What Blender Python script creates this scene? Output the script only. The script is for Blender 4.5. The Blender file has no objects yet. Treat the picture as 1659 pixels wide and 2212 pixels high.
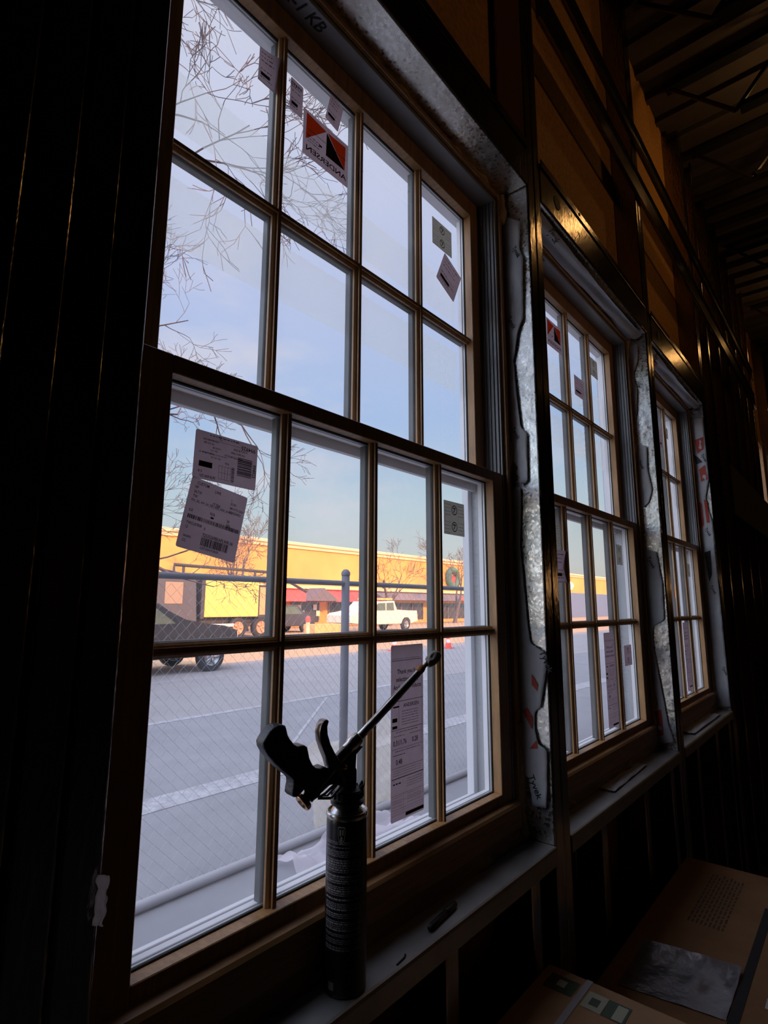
import bpy, bmesh, math, random
from mathutils import Vector, Matrix, noise
random.seed(7)
D = bpy.data
SC = bpy.context.scene
COL = SC.collection

# ------------------------------------------------------------------ camera
CAM = Vector((-0.34389, -0.65412, 0.41099))
cr = Vector((0.648219, -0.761445, 0.003754)); cu = Vector((-0.128150, -0.104232, 0.986262)); cf = Vector((0.750593, 0.639795, 0.165145))
cam = D.objects.new('camera', D.cameras.new('camera')); COL.objects.link(cam)
cam.matrix_world = Matrix(((cr.x, cu.x, -cf.x, CAM.x), (cr.y, cu.y, -cf.y, CAM.y), (cr.z, cu.z, -cf.z, CAM.z), (0, 0, 0, 1)))
cam.data.sensor_fit = 'HORIZONTAL'; cam.data.sensor_width = 36
cam.data.lens = 36 * 1205.34 / 1659
cam.data.clip_start = 0.02; cam.data.clip_end = 500
SC.camera = cam

# ------------------------------------------------------------------ exposure
SC.view_settings.view_transform = 'Standard'; SC.view_settings.look = 'None'
SC.view_settings.exposure = 0.0; SC.view_settings.gamma = 1; SC.view_settings.use_curve_mapping = False
SC.cycles.use_denoising = True
SC.cycles.max_bounces = 8; SC.cycles.transparent_max_bounces = 24; SC.cycles.diffuse_bounces = 4; SC.cycles.glossy_bounces = 4
SC.cycles.sample_clamp_indirect = 4.0

# ------------------------------------------------------------------ sky
W_ = D.worlds.new('world'); SC.world = W_; W_.use_nodes = True
nt = W_.node_tree; nt.nodes.clear()
def N(t, **k):
    n = nt.nodes.new(t)
    for a, b in k.items(): setattr(n, a, b)
    return n
out = N('ShaderNodeOutputWorld'); bg = N('ShaderNodeBackground'); nt.links.new(bg.outputs[0], out.inputs[0])
tc = N('ShaderNodeTexCoord'); sx = N('ShaderNodeSeparateXYZ'); nt.links.new(tc.outputs['Generated'], sx.inputs[0])
rp = N('ShaderNodeValToRGB'); nt.links.new(sx.outputs['Z'], rp.inputs[0])
els = rp.color_ramp.elements
els[0].position = 0.0; els[0].color = (.74, .60, .50, 1)
els[1].position = 1.0; els[1].color = (.66, .70, .90, 1)
for p_, c_ in ((.07, (.68, .69, .66, 1)), (.17, (.55, .68, .76, 1)), (.32, (.42, .57, .86, 1)), (.5, (.52, .60, .88, 1)), (.7, (.66, .69, .88, 1))):
    e = els.new(p_); e.color = c_
mp = N('ShaderNodeMapping'); mp.inputs['Scale'].default_value = (1.0, 1.0, 2.6); nt.links.new(tc.outputs['Generated'], mp.inputs[0])
nz = N('ShaderNodeTexNoise'); nz.inputs['Scale'].default_value = 3.1; nz.inputs['Detail'].default_value = 5; nz.inputs['Roughness'].default_value = .55
nt.links.new(mp.outputs[0], nz.inputs['Vector'])
cr2 = N('ShaderNodeValToRGB'); cr2.color_ramp.elements[0].position = .50; cr2.color_ramp.elements[0].color = (0, 0, 0, 1)
cr2.color_ramp.elements[1].position = .72; cr2.color_ramp.elements[1].color = (.75, .75, .75, 1)
nt.links.new(nz.outputs[0], cr2.inputs[0])
mx = N('ShaderNodeMixRGB'); nt.links.new(cr2.outputs[0], mx.inputs[0]); nt.links.new(rp.outputs[0], mx.inputs[1]); mx.inputs[2].default_value = (.80, .74, .80, 1)
# the sunset half of the sky (behind the building) glows brighter; unseen left side and zenith are boosted to light the interior
def ramp(axis, a, b, v):
    m = N('ShaderNodeMapRange'); m.interpolation_type = 'SMOOTHSTEP'; m.inputs['From Min'].default_value = a; m.inputs['From Max'].default_value = b
    m.inputs['To Min'].default_value = 0; m.inputs['To Max'].default_value = v; nt.links.new(sx.outputs[axis], m.inputs[0]); return m.outputs[0]
def add(a, b):
    m = N('ShaderNodeMath'); m.operation = 'ADD'; nt.links.new(a, m.inputs[0])
    if isinstance(b, float): m.inputs[1].default_value = b
    else: nt.links.new(b, m.inputs[1])
    return m.outputs[0]
st = add(add(add(ramp('Y', .2, -.9, 1.0), ramp('X', .25, -.6, 2.6)), ramp('Z', .74, 1.0, 1.5)), 1.0)
nt.links.new(mx.outputs[0], bg.inputs[0]); nt.links.new(st, bg.inputs[1])

# ------------------------------------------------------------------ sun (low, behind the building), lamps, portals
def light(name, kind, loc, energy, color, **k):
    l = D.lights.new(name, kind); l.energy = energy; l.color = color
    for a, b in k.items(): setattr(l, a, b)
    o = D.objects.new(name, l); COL.objects.link(o); o.location = loc
    return o
sun = light('sun', 'SUN', (0, -20, 12), 7.0, (1.0, .42, .12), angle=math.radians(1.5))
sdir = Vector((0.10, 1.0, -0.40)).normalized()
sun.rotation_euler = sdir.to_track_quat('-Z', 'Y').to_euler()
light('string_lamp', 'POINT', (3.0, -.72, 2.9), 3.0, (1.0, .52, .17), shadow_soft_size=.05)
light('string_lamp', 'POINT', (5.6, -.70, 2.9), 3.0, (1.0, .52, .17), shadow_soft_size=.05)
light('string_lamp', 'POINT', (7.5, -2.5, .7), 6.0, (1.0, .52, .2), shadow_soft_size=.06)  # unseen lamp added so the far stud edges catch highlights
wl = light('work_lamp', 'SPOT', (1.9, -4.2, 1.3), 30, (1.0, .56, .24), shadow_soft_size=.15, spot_size=math.radians(62), spot_blend=1.0)  # unseen fill spot added to brighten the upper wall
wl.rotation_euler = (Vector((1.5, 0, 2.75)) - wl.location).to_track_quat('-Z', 'Y').to_euler()
P = 1.0812; WW = 0.83
for i in range(3):
    o = light('portal', 'AREA', (i * P + .415, .16, .71), 1, (1, 1, 1), shape='RECTANGLE', size=.95, size_y=1.6)
    o.rotation_euler = (math.radians(-90), 0, 0); o.data.cycles.is_portal = True

# ------------------------------------------------------------------ materials
MATS = {}
def mat(name, col, rough=.6, metal=0.0, noise_s=None, var=.25, bump=0.0, bump_s=None, stretch=(1, 1, 1), spec=.5, col2=None, alpha=None, tex='noise', rvar=0):
    if name in MATS: return MATS[name]
    m = D.materials.new(name); m.use_nodes = True; t = m.node_tree; b = t.nodes['Principled BSDF']
    b.inputs['Base Color'].default_value = (*col, 1); b.inputs['Roughness'].default_value = rough
    b.inputs['Metallic'].default_value = metal; b.inputs['Specular IOR Level'].default_value = spec
    if alpha is not None: b.inputs['Alpha'].default_value = alpha
    if noise_s or bump_s:
        tcn = t.nodes.new('ShaderNodeTexCoord'); mpn = t.nodes.new('ShaderNodeMapping'); mpn.inputs['Scale'].default_value = stretch
        t.links.new(tcn.outputs['Object'], mpn.inputs[0])
    if noise_s:
        if tex == 'voronoi':
            n = t.nodes.new('ShaderNodeTexVoronoi'); n.inputs['Scale'].default_value = noise_s; src = n.outputs['Color']
            t.links.new(mpn.outputs[0], n.inputs['Vector'])
            bw = t.nodes.new('ShaderNodeSeparateColor'); t.links.new(src, bw.inputs[0]); src = bw.outputs[0]
        else:
            n = t.nodes.new('ShaderNodeTexNoise'); n.inputs['Scale'].default_value = noise_s; n.inputs['Detail'].default_value = 6
            n.inputs['Roughness'].default_value = .6; src = n.outputs[0]
            t.links.new(mpn.outputs[0], n.inputs['Vector'])
        r = t.nodes.new('ShaderNodeValToRGB'); c2 = col2 or tuple(c * (1 - var) for c in col)
        r.color_ramp.elements[0].color = (*c2, 1); r.color_ramp.elements[1].color = (*[min(1, c * (1 + var * .4)) for c in col], 1)
        r.color_ramp.elements[0].position = .3 if tex == 'noise' else 0; r.color_ramp.elements[1].position = .7 if tex == 'noise' else 1
        t.links.new(src, r.inputs[0]); t.links.new(r.outputs[0], b.inputs['Base Color'])
        if rvar:
            q = t.nodes.new('ShaderNodeMapRange'); q.inputs['To Min'].default_value = max(.03, rough - rvar); q.inputs['To Max'].default_value = min(1, rough + rvar)
            t.links.new(src, q.inputs[0]); t.links.new(q.outputs[0], b.inputs['Roughness'])
    if bump_s:
        n2 = t.nodes.new('ShaderNodeTexNoise'); n2.inputs['Scale'].default_value = bump_s; n2.inputs['Detail'].default_value = 4
        t.links.new(mpn.outputs[0], n2.inputs['Vector'])
        bp = t.nodes.new('ShaderNodeBump'); bp.inputs['Strength'].default_value = bump; bp.inputs['Distance'].default_value = .01
        t.links.new(n2.outputs[0], bp.inputs['Height']); t.links.new(bp.outputs[0], b.inputs['Normal'])
    MATS[name] = m; return m

M_wood = mat('pine', (.42, .22, .085), .45, noise_s=9, var=.35, stretch=(1, 6, 14), bump=.08, bump_s=60)
M_woodv = mat('pine_upright', (.42, .22, .085), .45, noise_s=9, var=.35, stretch=(14, 6, 1), bump=.08, bump_s=60)
M_vinyl = mat('grey_vinyl', (.30, .31, .32), .38)
M_white = mat('white_cladding', (.60, .60, .62), .45, noise_s=3, var=.06)
M_gasket = mat('dark_gasket', (.03, .035, .035), .5)
M_spacer = mat('spacer_bar', (.35, .36, .36), .35, metal=.6)
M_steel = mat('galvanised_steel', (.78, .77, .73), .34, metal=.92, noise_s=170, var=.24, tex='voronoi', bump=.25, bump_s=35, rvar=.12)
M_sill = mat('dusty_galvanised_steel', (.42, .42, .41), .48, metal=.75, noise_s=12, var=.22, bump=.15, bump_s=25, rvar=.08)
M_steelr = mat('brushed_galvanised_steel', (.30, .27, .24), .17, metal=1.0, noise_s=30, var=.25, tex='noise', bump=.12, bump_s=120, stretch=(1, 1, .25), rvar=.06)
M_osb = mat('gold_sheathing', (.52, .25, .055), .85, noise_s=60, var=.35, bump=.15, bump_s=200)
M_foam = mat('cured_foam', (.50, .36, .17), .75, noise_s=30, var=.3, bump=.6, bump_s=55)
M_wrap = mat('house_wrap', (.52, .52, .54), .55, noise_s=14, var=.12, bump=.5, bump_s=18)
M_ink = mat('black_print', (.012, .012, .014), .6)
M_inkr = mat('red_print', (.45, .05, .03), .6)

def thin_mat(name, col, w=.6):
    m = D.materials.new(name); m.use_nodes = True; t = m.node_tree; t.nodes.clear()
    o = t.nodes.new('ShaderNodeOutputMaterial'); a = t.nodes.new('ShaderNodeBsdfTranslucent'); b = t.nodes.new('ShaderNodeBsdfDiffuse'); x = t.nodes.new('ShaderNodeMixShader')
    tcn = t.nodes.new('ShaderNodeTexCoord'); n = t.nodes.new('ShaderNodeTexNoise'); n.inputs['Scale'].default_value = 60; n.inputs['Detail'].default_value = 6
    t.links.new(tcn.outputs['Object'], n.inputs['Vector']); r = t.nodes.new('ShaderNodeValToRGB')
    r.color_ramp.elements[0].color = (*[c * .88 for c in col], 1); r.color_ramp.elements[1].color = (*[min(1, c * 1.06) for c in col], 1); t.links.new(n.outputs[0], r.inputs[0])
    t.links.new(r.outputs[0], a.inputs[0]); t.links.new(r.outputs[0], b.inputs[0]); x.inputs[0].default_value = 1 - w
    t.links.new(a.outputs[0], x.inputs[1]); t.links.new(b.outputs[0], x.inputs[2]); t.links.new(x.outputs[0], o.inputs[0]); return m
M_paper = thin_mat('label_paper', (.62, .54, .57)); M_paperg = thin_mat('grey_foil_label', (.66, .65, .60), .55)
M_blackp = mat('black_plastic', (.012, .012, .013), .42, bump=.15, bump_s=300)
M_blackm = mat('black_painted_metal', (.02, .02, .022), .32, metal=.4)
M_chrome = mat('plated_steel', (.52, .50, .46), .24, metal=1.0, noise_s=40, var=.15)
M_brass = mat('copper_brass', (.62, .36, .18), .22, metal=1.0)
M_card = mat('cardboard', (.30, .155, .065), .8, noise_s=7, var=.25, bump=.06, bump_s=160)
M_tape = mat('clear_tape', (.45, .43, .42), .15, spec=.8)
M_film = mat('silver_film', (.34, .34, .36), .22, metal=.55, noise_s=8, var=.3, bump=.7, bump_s=14)
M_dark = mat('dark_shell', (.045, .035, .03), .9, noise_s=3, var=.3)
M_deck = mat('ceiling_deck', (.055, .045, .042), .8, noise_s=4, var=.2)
M_conc = mat('concrete_floor', (.16, .15, .14), .85, noise_s=5, var=.3)
M_side = mat('outer_siding', (.40, .40, .42), .7, noise_s=4, var=.1)

def glass_mat():
    m = D.materials.new('window_glass'); m.use_nodes = True; t = m.node_tree; t.nodes.clear()
    o = t.nodes.new('ShaderNodeOutputMaterial'); tr = t.nodes.new('ShaderNodeBsdfTransparent'); tr.inputs[0].default_value = (.93, .95, .95, 1)
    gl = t.nodes.new('ShaderNodeBsdfGlossy'); gl.inputs['Roughness'].default_value = .02
    df = t.nodes.new('ShaderNodeBsdfTranslucent'); df.inputs[0].default_value = (.85, .86, .9, 1)
    lw = t.nodes.new('ShaderNodeFresnel'); lw.inputs[0].default_value = 1.45
    m1 = t.nodes.new('ShaderNodeMixShader'); t.links.new(lw.outputs[0], m1.inputs[0]); t.links.new(tr.outputs[0], m1.inputs[1]); t.links.new(gl.outputs[0], m1.inputs[2])
    tcn = t.nodes.new('ShaderNodeTexCoord'); n = t.nodes.new('ShaderNodeTexNoise'); n.inputs['Scale'].default_value = 9; n.inputs['Detail'].default_value = 8; n.inputs['Roughness'].default_value = .75
    t.links.new(tcn.outputs['Object'], n.inputs['Vector'])
    q = t.nodes.new('ShaderNodeMapRange'); q.inputs['From Min'].default_value = .35; q.inputs['From Max'].default_value = .8; q.inputs['To Min'].default_value = .03; q.inputs['To Max'].default_value = .12
    t.links.new(n.outputs[0], q.inputs[0])
    m2 = t.nodes.new('ShaderNodeMixShader'); t.links.new(q.outputs[0], m2.inputs[0]); t.links.new(m1.outputs[0], m2.inputs[1]); t.links.new(df.outputs[0], m2.inputs[2])
    t.links.new(m2.outputs[0], o.inputs[0]); return m
M_glass = glass_mat()
M_inko = thin_mat('orange_print', (.95, .10, .015), .7)
def sheet_mat(name, col, fac, rough=.5):
    m = D.materials.new(name); m.use_nodes = True; t = m.node_tree; t.nodes.clear()
    o = t.nodes.new('ShaderNodeOutputMaterial'); tr = t.nodes.new('ShaderNodeBsdfTransparent')
    df = t.nodes.new('ShaderNodeBsdfTranslucent'); df.inputs[0].default_value = (*col, 1)
    d2 = t.nodes.new('ShaderNodeBsdfDiffuse'); d2.inputs[0].default_value = (*col, 1)
    a = t.nodes.new('ShaderNodeMixShader'); a.inputs[0].default_value = .4; t.links.new(df.outputs[0], a.inputs[1]); t.links.new(d2.outputs[0], a.inputs[2])
    b = t.nodes.new('ShaderNodeMixShader'); b.inputs[0].default_value = fac; t.links.new(tr.outputs[0], b.inputs[1]); t.links.new(a.outputs[0], b.inputs[2])
    t.links.new(b.outputs[0], o.inputs[0]); return m
M_band = sheet_mat('protective_film', (.92, .96, .90), .42)
M_plast = sheet_mat('plastic_sheet', (.85, .80, .86), .7)

# ------------------------------------------------------------------ mesh helpers
class MB:
    def __init__(s): s.b = bmesh.new()
    def box(s, x0, x1, y0, y1, z0, z1, bev=0, seg=1):
        r = bmesh.ops.create_cube(s.b, size=1)
        for v in r['verts']:
            v.co = Vector(((x0 + x1) / 2 + v.co.x * (x1 - x0), (y0 + y1) / 2 + v.co.y * (y1 - y0), (z0 + z1) / 2 + v.co.z * (z1 - z0)))
        if bev:
            es = {e for v in r['verts'] for e in v.link_edges}
            bmesh.ops.bevel(s.b, geom=list(es), offset=bev, segments=seg, affect='EDGES', profile=.5)
        return s
    def poly(s, pts):
        s.b.faces.new([s.b.verts.new(p) for p in pts]); return s
    def prism(s, pts2, f, t0, t1, bev=0, seg=2):
        """pts2: outline; f(u,v,w) -> 3D; extruded between w=t0 and w=t1"""
        a = [s.b.verts.new(f(u, v, t0)) for u, v in pts2]; c = [s.b.verts.new(f(u, v, t1)) for u, v in pts2]
        n = len(pts2); fs = [s.b.faces.new(a), s.b.faces.new(c[::-1])]
        for i in range(n): s.b.faces.new((a[i], c[i], c[(i + 1) % n], a[(i + 1) % n]))
        if bev:
            es = [e for q in fs for e in q.edges]
            bmesh.ops.bevel(s.b, geom=es, offset=bev, segments=seg, affect='EDGES', profile=.6)
        return s
    def pillow(s, pts2, f, half, r, n=4):
        """outline extruded to +-half with arrises rounded by radius r"""
        P_ = [Vector(p) for p in pts2]; m = len(P_); area = sum(P_[i].x * P_[(i + 1) % m].y - P_[(i + 1) % m].x * P_[i].y for i in range(m)); sg = 1 if area > 0 else -1
        nr = []
        for i in range(m):
            a = (P_[i] - P_[i - 1]).normalized(); b = (P_[(i + 1) % m] - P_[i]).normalized(); t = (a + b); t = t.normalized() if t.length > .2 else a
            nr.append(Vector((-t.y, t.x)) * sg)
        lay = []
        for k in range(n + 1): a = math.pi / 2 * k / n; lay.append((r * (1 - math.sin(a)), -half + r * (1 - math.cos(a))))
        lay = lay + [(i_, -w_) for i_, w_ in lay[::-1]]
        rings = [[s.b.verts.new(f(*(P_[i] + nr[i] * ins), w)) for i in range(m)] for ins, w in lay]
        for A, B in zip(rings, rings[1:]):
            for i in range(m): s.b.faces.new((A[i], A[(i + 1) % m], B[(i + 1) % m], B[i]))
        s.b.faces.new(rings[0][::-1]); s.b.faces.new(rings[-1]); return s
    def tube(s, pts, r, seg=8, cap=True):
        pts = [Vector(p) for p in pts]; rs = r if isinstance(r, (list, tuple)) else [r] * len(pts)
        rings = []; up = None
        for i, p in enumerate(pts):
            d = (pts[min(i + 1, len(pts) - 1)] - pts[max(i - 1, 0)]).normalized()
            if up is None: up = Vector((0, 0, 1)) if abs(d.z) < .9 else Vector((1, 0, 0))
            x = d.cross(up).normalized(); y = x.cross(d).normalized(); up = y
            rings.append([s.b.verts.new(p + (x * math.cos(2 * math.pi * k / seg) + y * math.sin(2 * math.pi * k / seg)) * rs[i]) for k in range(seg)])
        for a, c in zip(rings, rings[1:]):
            for k in range(seg): s.b.faces.new((a[k], a[(k + 1) % seg], c[(k + 1) % seg], c[k]))
        if cap and seg > 2: s.b.faces.new(rings[0][::-1]); s.b.faces.new(rings[-1])
        return s
    def lathe(s, prof, c, seg=40, ax=None, start=0):
        """prof: [(radius, height)] around an axis through c"""
        c = Vector(c); a = Vector(ax).normalized() if ax else Vector((0, 0, 1))
        x = a.orthogonal().normalized(); y = a.cross(x)
        rings = []
        for r, h in prof:
            if r < 1e-6: rings.append([s.b.verts.new(c + a * h)]); continue
            rings.append([s.b.verts.new(c + a * h + (x * math.cos(2 * math.pi * k / seg) + y * math.sin(2 * math.pi * k / seg)) * r) for k in range(seg)])
        for A, B in zip(rings, rings[1:]):
            for k in range(seg):
                q = (A[k % len(A)], A[(k + 1) % len(A)], B[(k + 1) % len(B)], B[k % len(B)])
                u = []
                for v in q:
                    if v not in u: u.append(v)
                if len(u) > 2: s.b.faces.new(u)
        return s
    def grid(s, f, nu, nv):
        g = [[s.b.verts.new(f(i / nu, j / nv)) for j in range(nv + 1)] for i in range(nu + 1)]
        for i in range(nu):
            for j in range(nv): s.b.faces.new((g[i][j], g[i + 1][j], g[i + 1][j + 1], g[i][j + 1]))
        return s
    def text(s, txt, org, right, up, size, sx=1.0, depth=.0, align='LEFT', shear=0):
        c = D.curves.new('t', 'FONT'); c.body = txt; c.size = 1; c.align_x = align; c.resolution_u = 2; c.offset = .018; c.shear = shear
        o = D.objects.new('t', c); me = bpy.data.meshes.new_from_object(o)
        right = Vector(right).normalized(); up = Vector(up).normalized(); org = Vector(org)
        vs = [s.b.verts.new(org + right * (v.co.x * size * sx) + up * (v.co.y * size)) for v in me.vertices]
        for pl in me.polygons:
            try: s.b.faces.new([vs[i] for i in pl.vertices])
            except ValueError: pass
        D.objects.remove(o); D.curves.remove(c); D.meshes.remove(me); return s
    def build(s, name, m, parent=None, smooth=False, label=None, recalc=True, origin=None):
        if recalc: bmesh.ops.recalc_face_normals(s.b, faces=s.b.faces[:])
        me = D.meshes.new(name); s.b.to_mesh(me); s.b.free(); me.materials.append(m)
        if smooth:
            for p in me.polygons: p.use_smooth = True
        o = D.objects.new(name, me); COL.objects.link(o)
        if parent: o.parent = parent; o.matrix_parent_inverse = parent.matrix_world.inverted() if parent.type == 'EMPTY' and parent.location.length > 0 else Matrix()
        if smooth == 'auto': me.shade_smooth() if hasattr(me, 'shade_smooth') else None
        if label: o['label'] = label
        return o
def empty(name, label=None, cat=None, group=None, kind=None, loc=None):
    o = D.objects.new(name, None); COL.objects.link(o); o.empty_display_size = .05
    if loc is not None: o['base'] = [float(v) for v in loc]
    return tag(o, label, cat, group, kind)
def tag(o, label=None, cat=None, group=None, kind=None):
    if label: o['label'] = label
    if cat: o['category'] = cat
    if group: o['group'] = group
    if kind: o['kind'] = kind
    return o
def nz3(v, s=1.0): return noise.noise(Vector(v) * s)
def copy_tree(o, parent=None, names=None):
    c = o.copy(); COL.objects.link(c)
    if parent: c.parent = parent
    for ch in list(o.children): copy_tree(ch, c)
    return c

# ================================================================== STRUCTURE
H0 = .709; ZR = .734; ZU = 1.4464; DU = .046
JL, JR = -.0765, .923            # faces of the steel jambs beside window 1
YS, YB = -.078, .014             # stud faces: room side, sheathing side
ZC = 3.3; ZF = -1.1
def struct(o, label=None): o['kind'] = 'structure'; 
# floor, ceiling, room shell
o = MB().box(-3.2, 12.5, -6.2, YB, ZF - .15, ZF).build('floor', M_conc); struct(o)
mb = MB()
x = -3.2
while x < 12.5:      # ribbed deck
    mb.box(x, x + .16, -6.2, YB, ZC + .035, ZC + .06); mb.box(x + .16, x + .20, -6.2, YB, ZC, ZC + .05); x += .20
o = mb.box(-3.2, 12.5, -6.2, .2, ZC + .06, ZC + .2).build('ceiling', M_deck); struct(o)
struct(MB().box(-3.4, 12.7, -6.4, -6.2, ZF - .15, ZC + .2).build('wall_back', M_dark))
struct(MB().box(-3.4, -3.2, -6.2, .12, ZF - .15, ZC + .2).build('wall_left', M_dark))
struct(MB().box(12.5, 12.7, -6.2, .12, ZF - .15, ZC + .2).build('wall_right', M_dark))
# outer wall: sheathing + siding with openings
def wall_with_holes(y0, y1, holes, m, name, x0=-3.2, x1=12.5, z0=ZF - .15, z1=ZC + .06):
    mb = MB(); xs = [x0] + [v for h in holes for v in h[:2]] + [x1]
    for i in range(0, len(xs), 2): mb.box(xs[i], xs[i + 1], y0, y1, z0, z1)
    for h in holes: mb.box(h[0], h[1], y0, y1, z0, h[2]); mb.box(h[0], h[1], y0, y1, h[3], z1)
    o = mb.build(name, m); struct(o); return o
holes = [(i * P + JL, i * P + JR, -.118, 1.535) for i in range(3)] + [(5.62, 6.6, -.1, 2.14)]
wall_with_holes(YB, YB + .016, holes, M_osb, 'wall_front')
holes2 = [(i * P - .05, i * P + .88, -.07, 1.50) for i in range(3)] + [(5.66, 6.56, -.06, 2.10)]
wall_with_holes(YB + .017, .12, holes2, M_side, 'wall_outside')
# parapet of our own building (casts the long shade over the lot)
struct(MB().prism([(-3.4, ZC + .2), (12.7, ZC + .2), (12.7, 3.5), (9, 3.62), (-3.4, 3.85)], lambda u, v, w: Vector((u, w, v)), .0, .12).build('wall_parapet', M_side))
struct(MB().box(-14, -3.4, -6.4, .12, ZF - .15, 3.85).box(12.7, 34, -6.4, .12, ZF - .15, 3.4).build('wall_neighbour', M_side))

# ------------------------------------------------------------------ windows
def frame_ring(mb, x0, x1, z0, z1, y0, y1, wl, wr, wb, wt, bev=0):
    """rectangular frame whose OPENING is x0..x1,z0..z1"""
    mb.box(x0 - wl, x0, y0, y1, z0 - wb, z1 + wt, bev); mb.box(x1, x1 + wr, y0, y1, z0 - wb, z1 + wt, bev)
    mb.box(x0, x1, y0, y1, z0 - wb, z0, bev); mb.box(x0, x1, y0, y1, z1, z1 + wt, bev)
def sash(name, y0, z0, z1, wb, wt, root, wc=None):
    wc = wc or wb * .9
    mb = MB()
    # room-side timber frame: board stock with a chamfered inner arris
    def board(a, b, c, d): mb.box(a, b, y0, y0 + .022, c, d, .0012)
    board(-.045, 0, z0 - wb, z1 + wt); board(WW, WW + .045, z0 - wb, z1 + wt); board(0, WW, z0 - wb, z0); board(0, WW, z1, z1 + wt)
    s = mb.build(name, M_woodv, root)
    mb = MB(); frame_ring(mb, .004, WW - .004, z0 + .004, z1 - .004, y0 + .0305, y0 + .042, .05, .05, wc, wt * .9, .0008); mb.build('outer_cladding', M_white, s)
    mb = MB(); frame_ring(mb, .002, WW - .002, z0 + .002, z1 - .002, y0 + .0225, y0 + .030, .03, .03, min(.03, wb * .8), min(.03, wt * .8)); mb.build('glazing_gasket', M_gasket, s)
    mb = MB(); frame_ring(mb, .0035, WW - .0035, z0 + .0035, z1 - .0035, y0 + .0245, y0 + .0275, .002, .002, .002, .002); mb.build('spacer_bar', M_spacer, s)
    zc = (z0 + z1) / 2
    mb = MB()
    def bar(c, vert, yb, yt, hb, ht, a, b):
        """moulded bar: base half-width hb at yb (glass), ridge half-width ht at yt"""
        prof = [(-hb, yb), (-hb, yb - (yb - yt) * .35), (-hb * .62, yb - (yb - yt) * .62), (-ht, yb - (yb - yt) * .72), (-ht, yt), (ht, yt), (ht, yb - (yb - yt) * .72), (hb * .62, yb - (yb - yt) * .62), (hb, yb - (yb - yt) * .35), (hb, yb)]
        if vert: mb.prism(prof, lambda u, v, w: Vector((c + u, v, w)), a, b)
        else: mb.prism(prof, lambda u, v, w: Vector((w, v, c + u)), a, b)
    for i in (1, 2, 3): bar(i * WW / 4 - .004, True, y0 + .0205, y0 + .008, .0098, .0034, z0, z1)
    bar(zc, False, y0 + .0205, y0 + .0085, .0098, .0034, 0, WW)
    mb.build('muntin_grille', M_woodv, s)
    mb = MB()
    for i in (1, 2, 3): mb.box(i * WW / 4 - .015, i * WW / 4 + .007, y0 + .0265, y0 + .040, z0, z1, .001)
    mb.box(.004, WW - .004, y0 + .0270, y0 + .0395, zc - .011, zc + .011, .001)
    mb.build('outer_grille', mat('shaded_bronze', (.035, .042, .040), .5), s)  # dark colour paints in the shade on the outer bars
    mb = MB(); mb.poly([(0.0, y0 + .0235, z0), (WW, y0 + .0235, z0), (WW, y0 + .0235, z1), (0.0, y0 + .0235, z1)])
    mb.build('glass_pane', M_glass, s, recalc=False)
    return s
win = empty('window_1', kind='structure')
lower = sash('lower_sash', 0.0, 0.0, H0, .052, ZR - H0, win)
upper = sash('upper_sash', DU, ZR, ZU, .020, .046, win, .0385)
mb = MB()
for z0, z1 in ((1.145, 1.25), (.95, 1.062)): mb.poly([(.012, DU + .0445, z0), (WW - .012, DU + .0445, z0), (WW - .012, DU + .0445, z1), (.012, DU + .0445, z1)])
mb.build('protective_film', M_band, upper, recalc=False)  # two pale see-through strips across the upper glass
# jamb liners with their tracks
mb = MB()
for xa, xb, sgn in ((-.0555, -.0465, 1), (.8765, .8855, -1)):
    mb.box(xa, xb, -.001, .089, -.06, 1.50)
    for k in range(4):
        yy = .004 + k * .0105; xi = xb if sgn > 0 else xa
        mb.box(min(xi, xi + sgn * .004), max(xi, xi + sgn * .004), yy, yy + .0035, ZR + .001, 1.4995, .0008)
mb.build('jamb_liner', M_vinyl, win)
mb = MB(); mb.box(-.0555, .8855, .0, .089, 1.4935, 1.503, .001); mb.build('head_liner', M_vinyl, win)
mb = MB()   # timber frame edge seen from the room
mb.box(-.0735, -.0565, -.006, .088, -.075, 1.522, .0015); mb.box(.8865, .9150, -.006, .088, -.075, 1.522, .0015); mb.box(-.0565, .8865, -.006, .088, 1.504, 1.522, .0015)
mb.box(.8865, .8935, -.010, -.006, -.02, 1.50, .001); mb.box(-.0645, -.0565, -.010, -.006, -.02, 1.50, .001); mb.box(-.0565, .8865, -.010, -.006, 1.504, 1.512, .001)
mb.build('window_frame', M_woodv, win)
mb = MB()   # sill: ledge, face board, lower fillet
mb.prism([(0.001, -.021), (-.013, -.0245), (-.0165, -.030), (-.0165, -.078), (-.012, -.083), (-.012, -.1125), (.012, -.1125), (.012, -.060), (.04, -.056), (.04, -.053), (.001, -.053)], lambda u, v, w: Vector((w, u, v)), -.0555, .8845)
mb.build('window_sill', M_wood, win)
mb = MB(); frame_ring(mb, -.028, .860, -.022, 1.452, .0905, .100, .03, .03, .03, .04, .001); frame_ring(mb, -.032, .866, -.040, 1.458, .100, .113, .03, .03, .03, .04, .001)
mb.build('outer_frame', M_white, win)
wins = [win]
for i in (1, 2):
    c = copy_tree(win); c.name = 'window_%d' % (i + 1); c.location.x = i * P; wins.append(c)
# far window, seen as a sliver at the right edge
w4 = empty('window_4', kind='structure')
mb = MB(); frame_ring(mb, 5.70, 6.52, -.02, 2.06, .0, .10, .07, .07, .07, .07, .002); mb.build('window_frame', M_wood, w4)
mb = MB(); mb.poly([(5.70, .05, -.02), (6.52, .05, -.02), (6.52, .05, 2.06), (5.70, .05, 2.06)]); mb.build('glass_pane', M_glass, w4, recalc=False)

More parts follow.
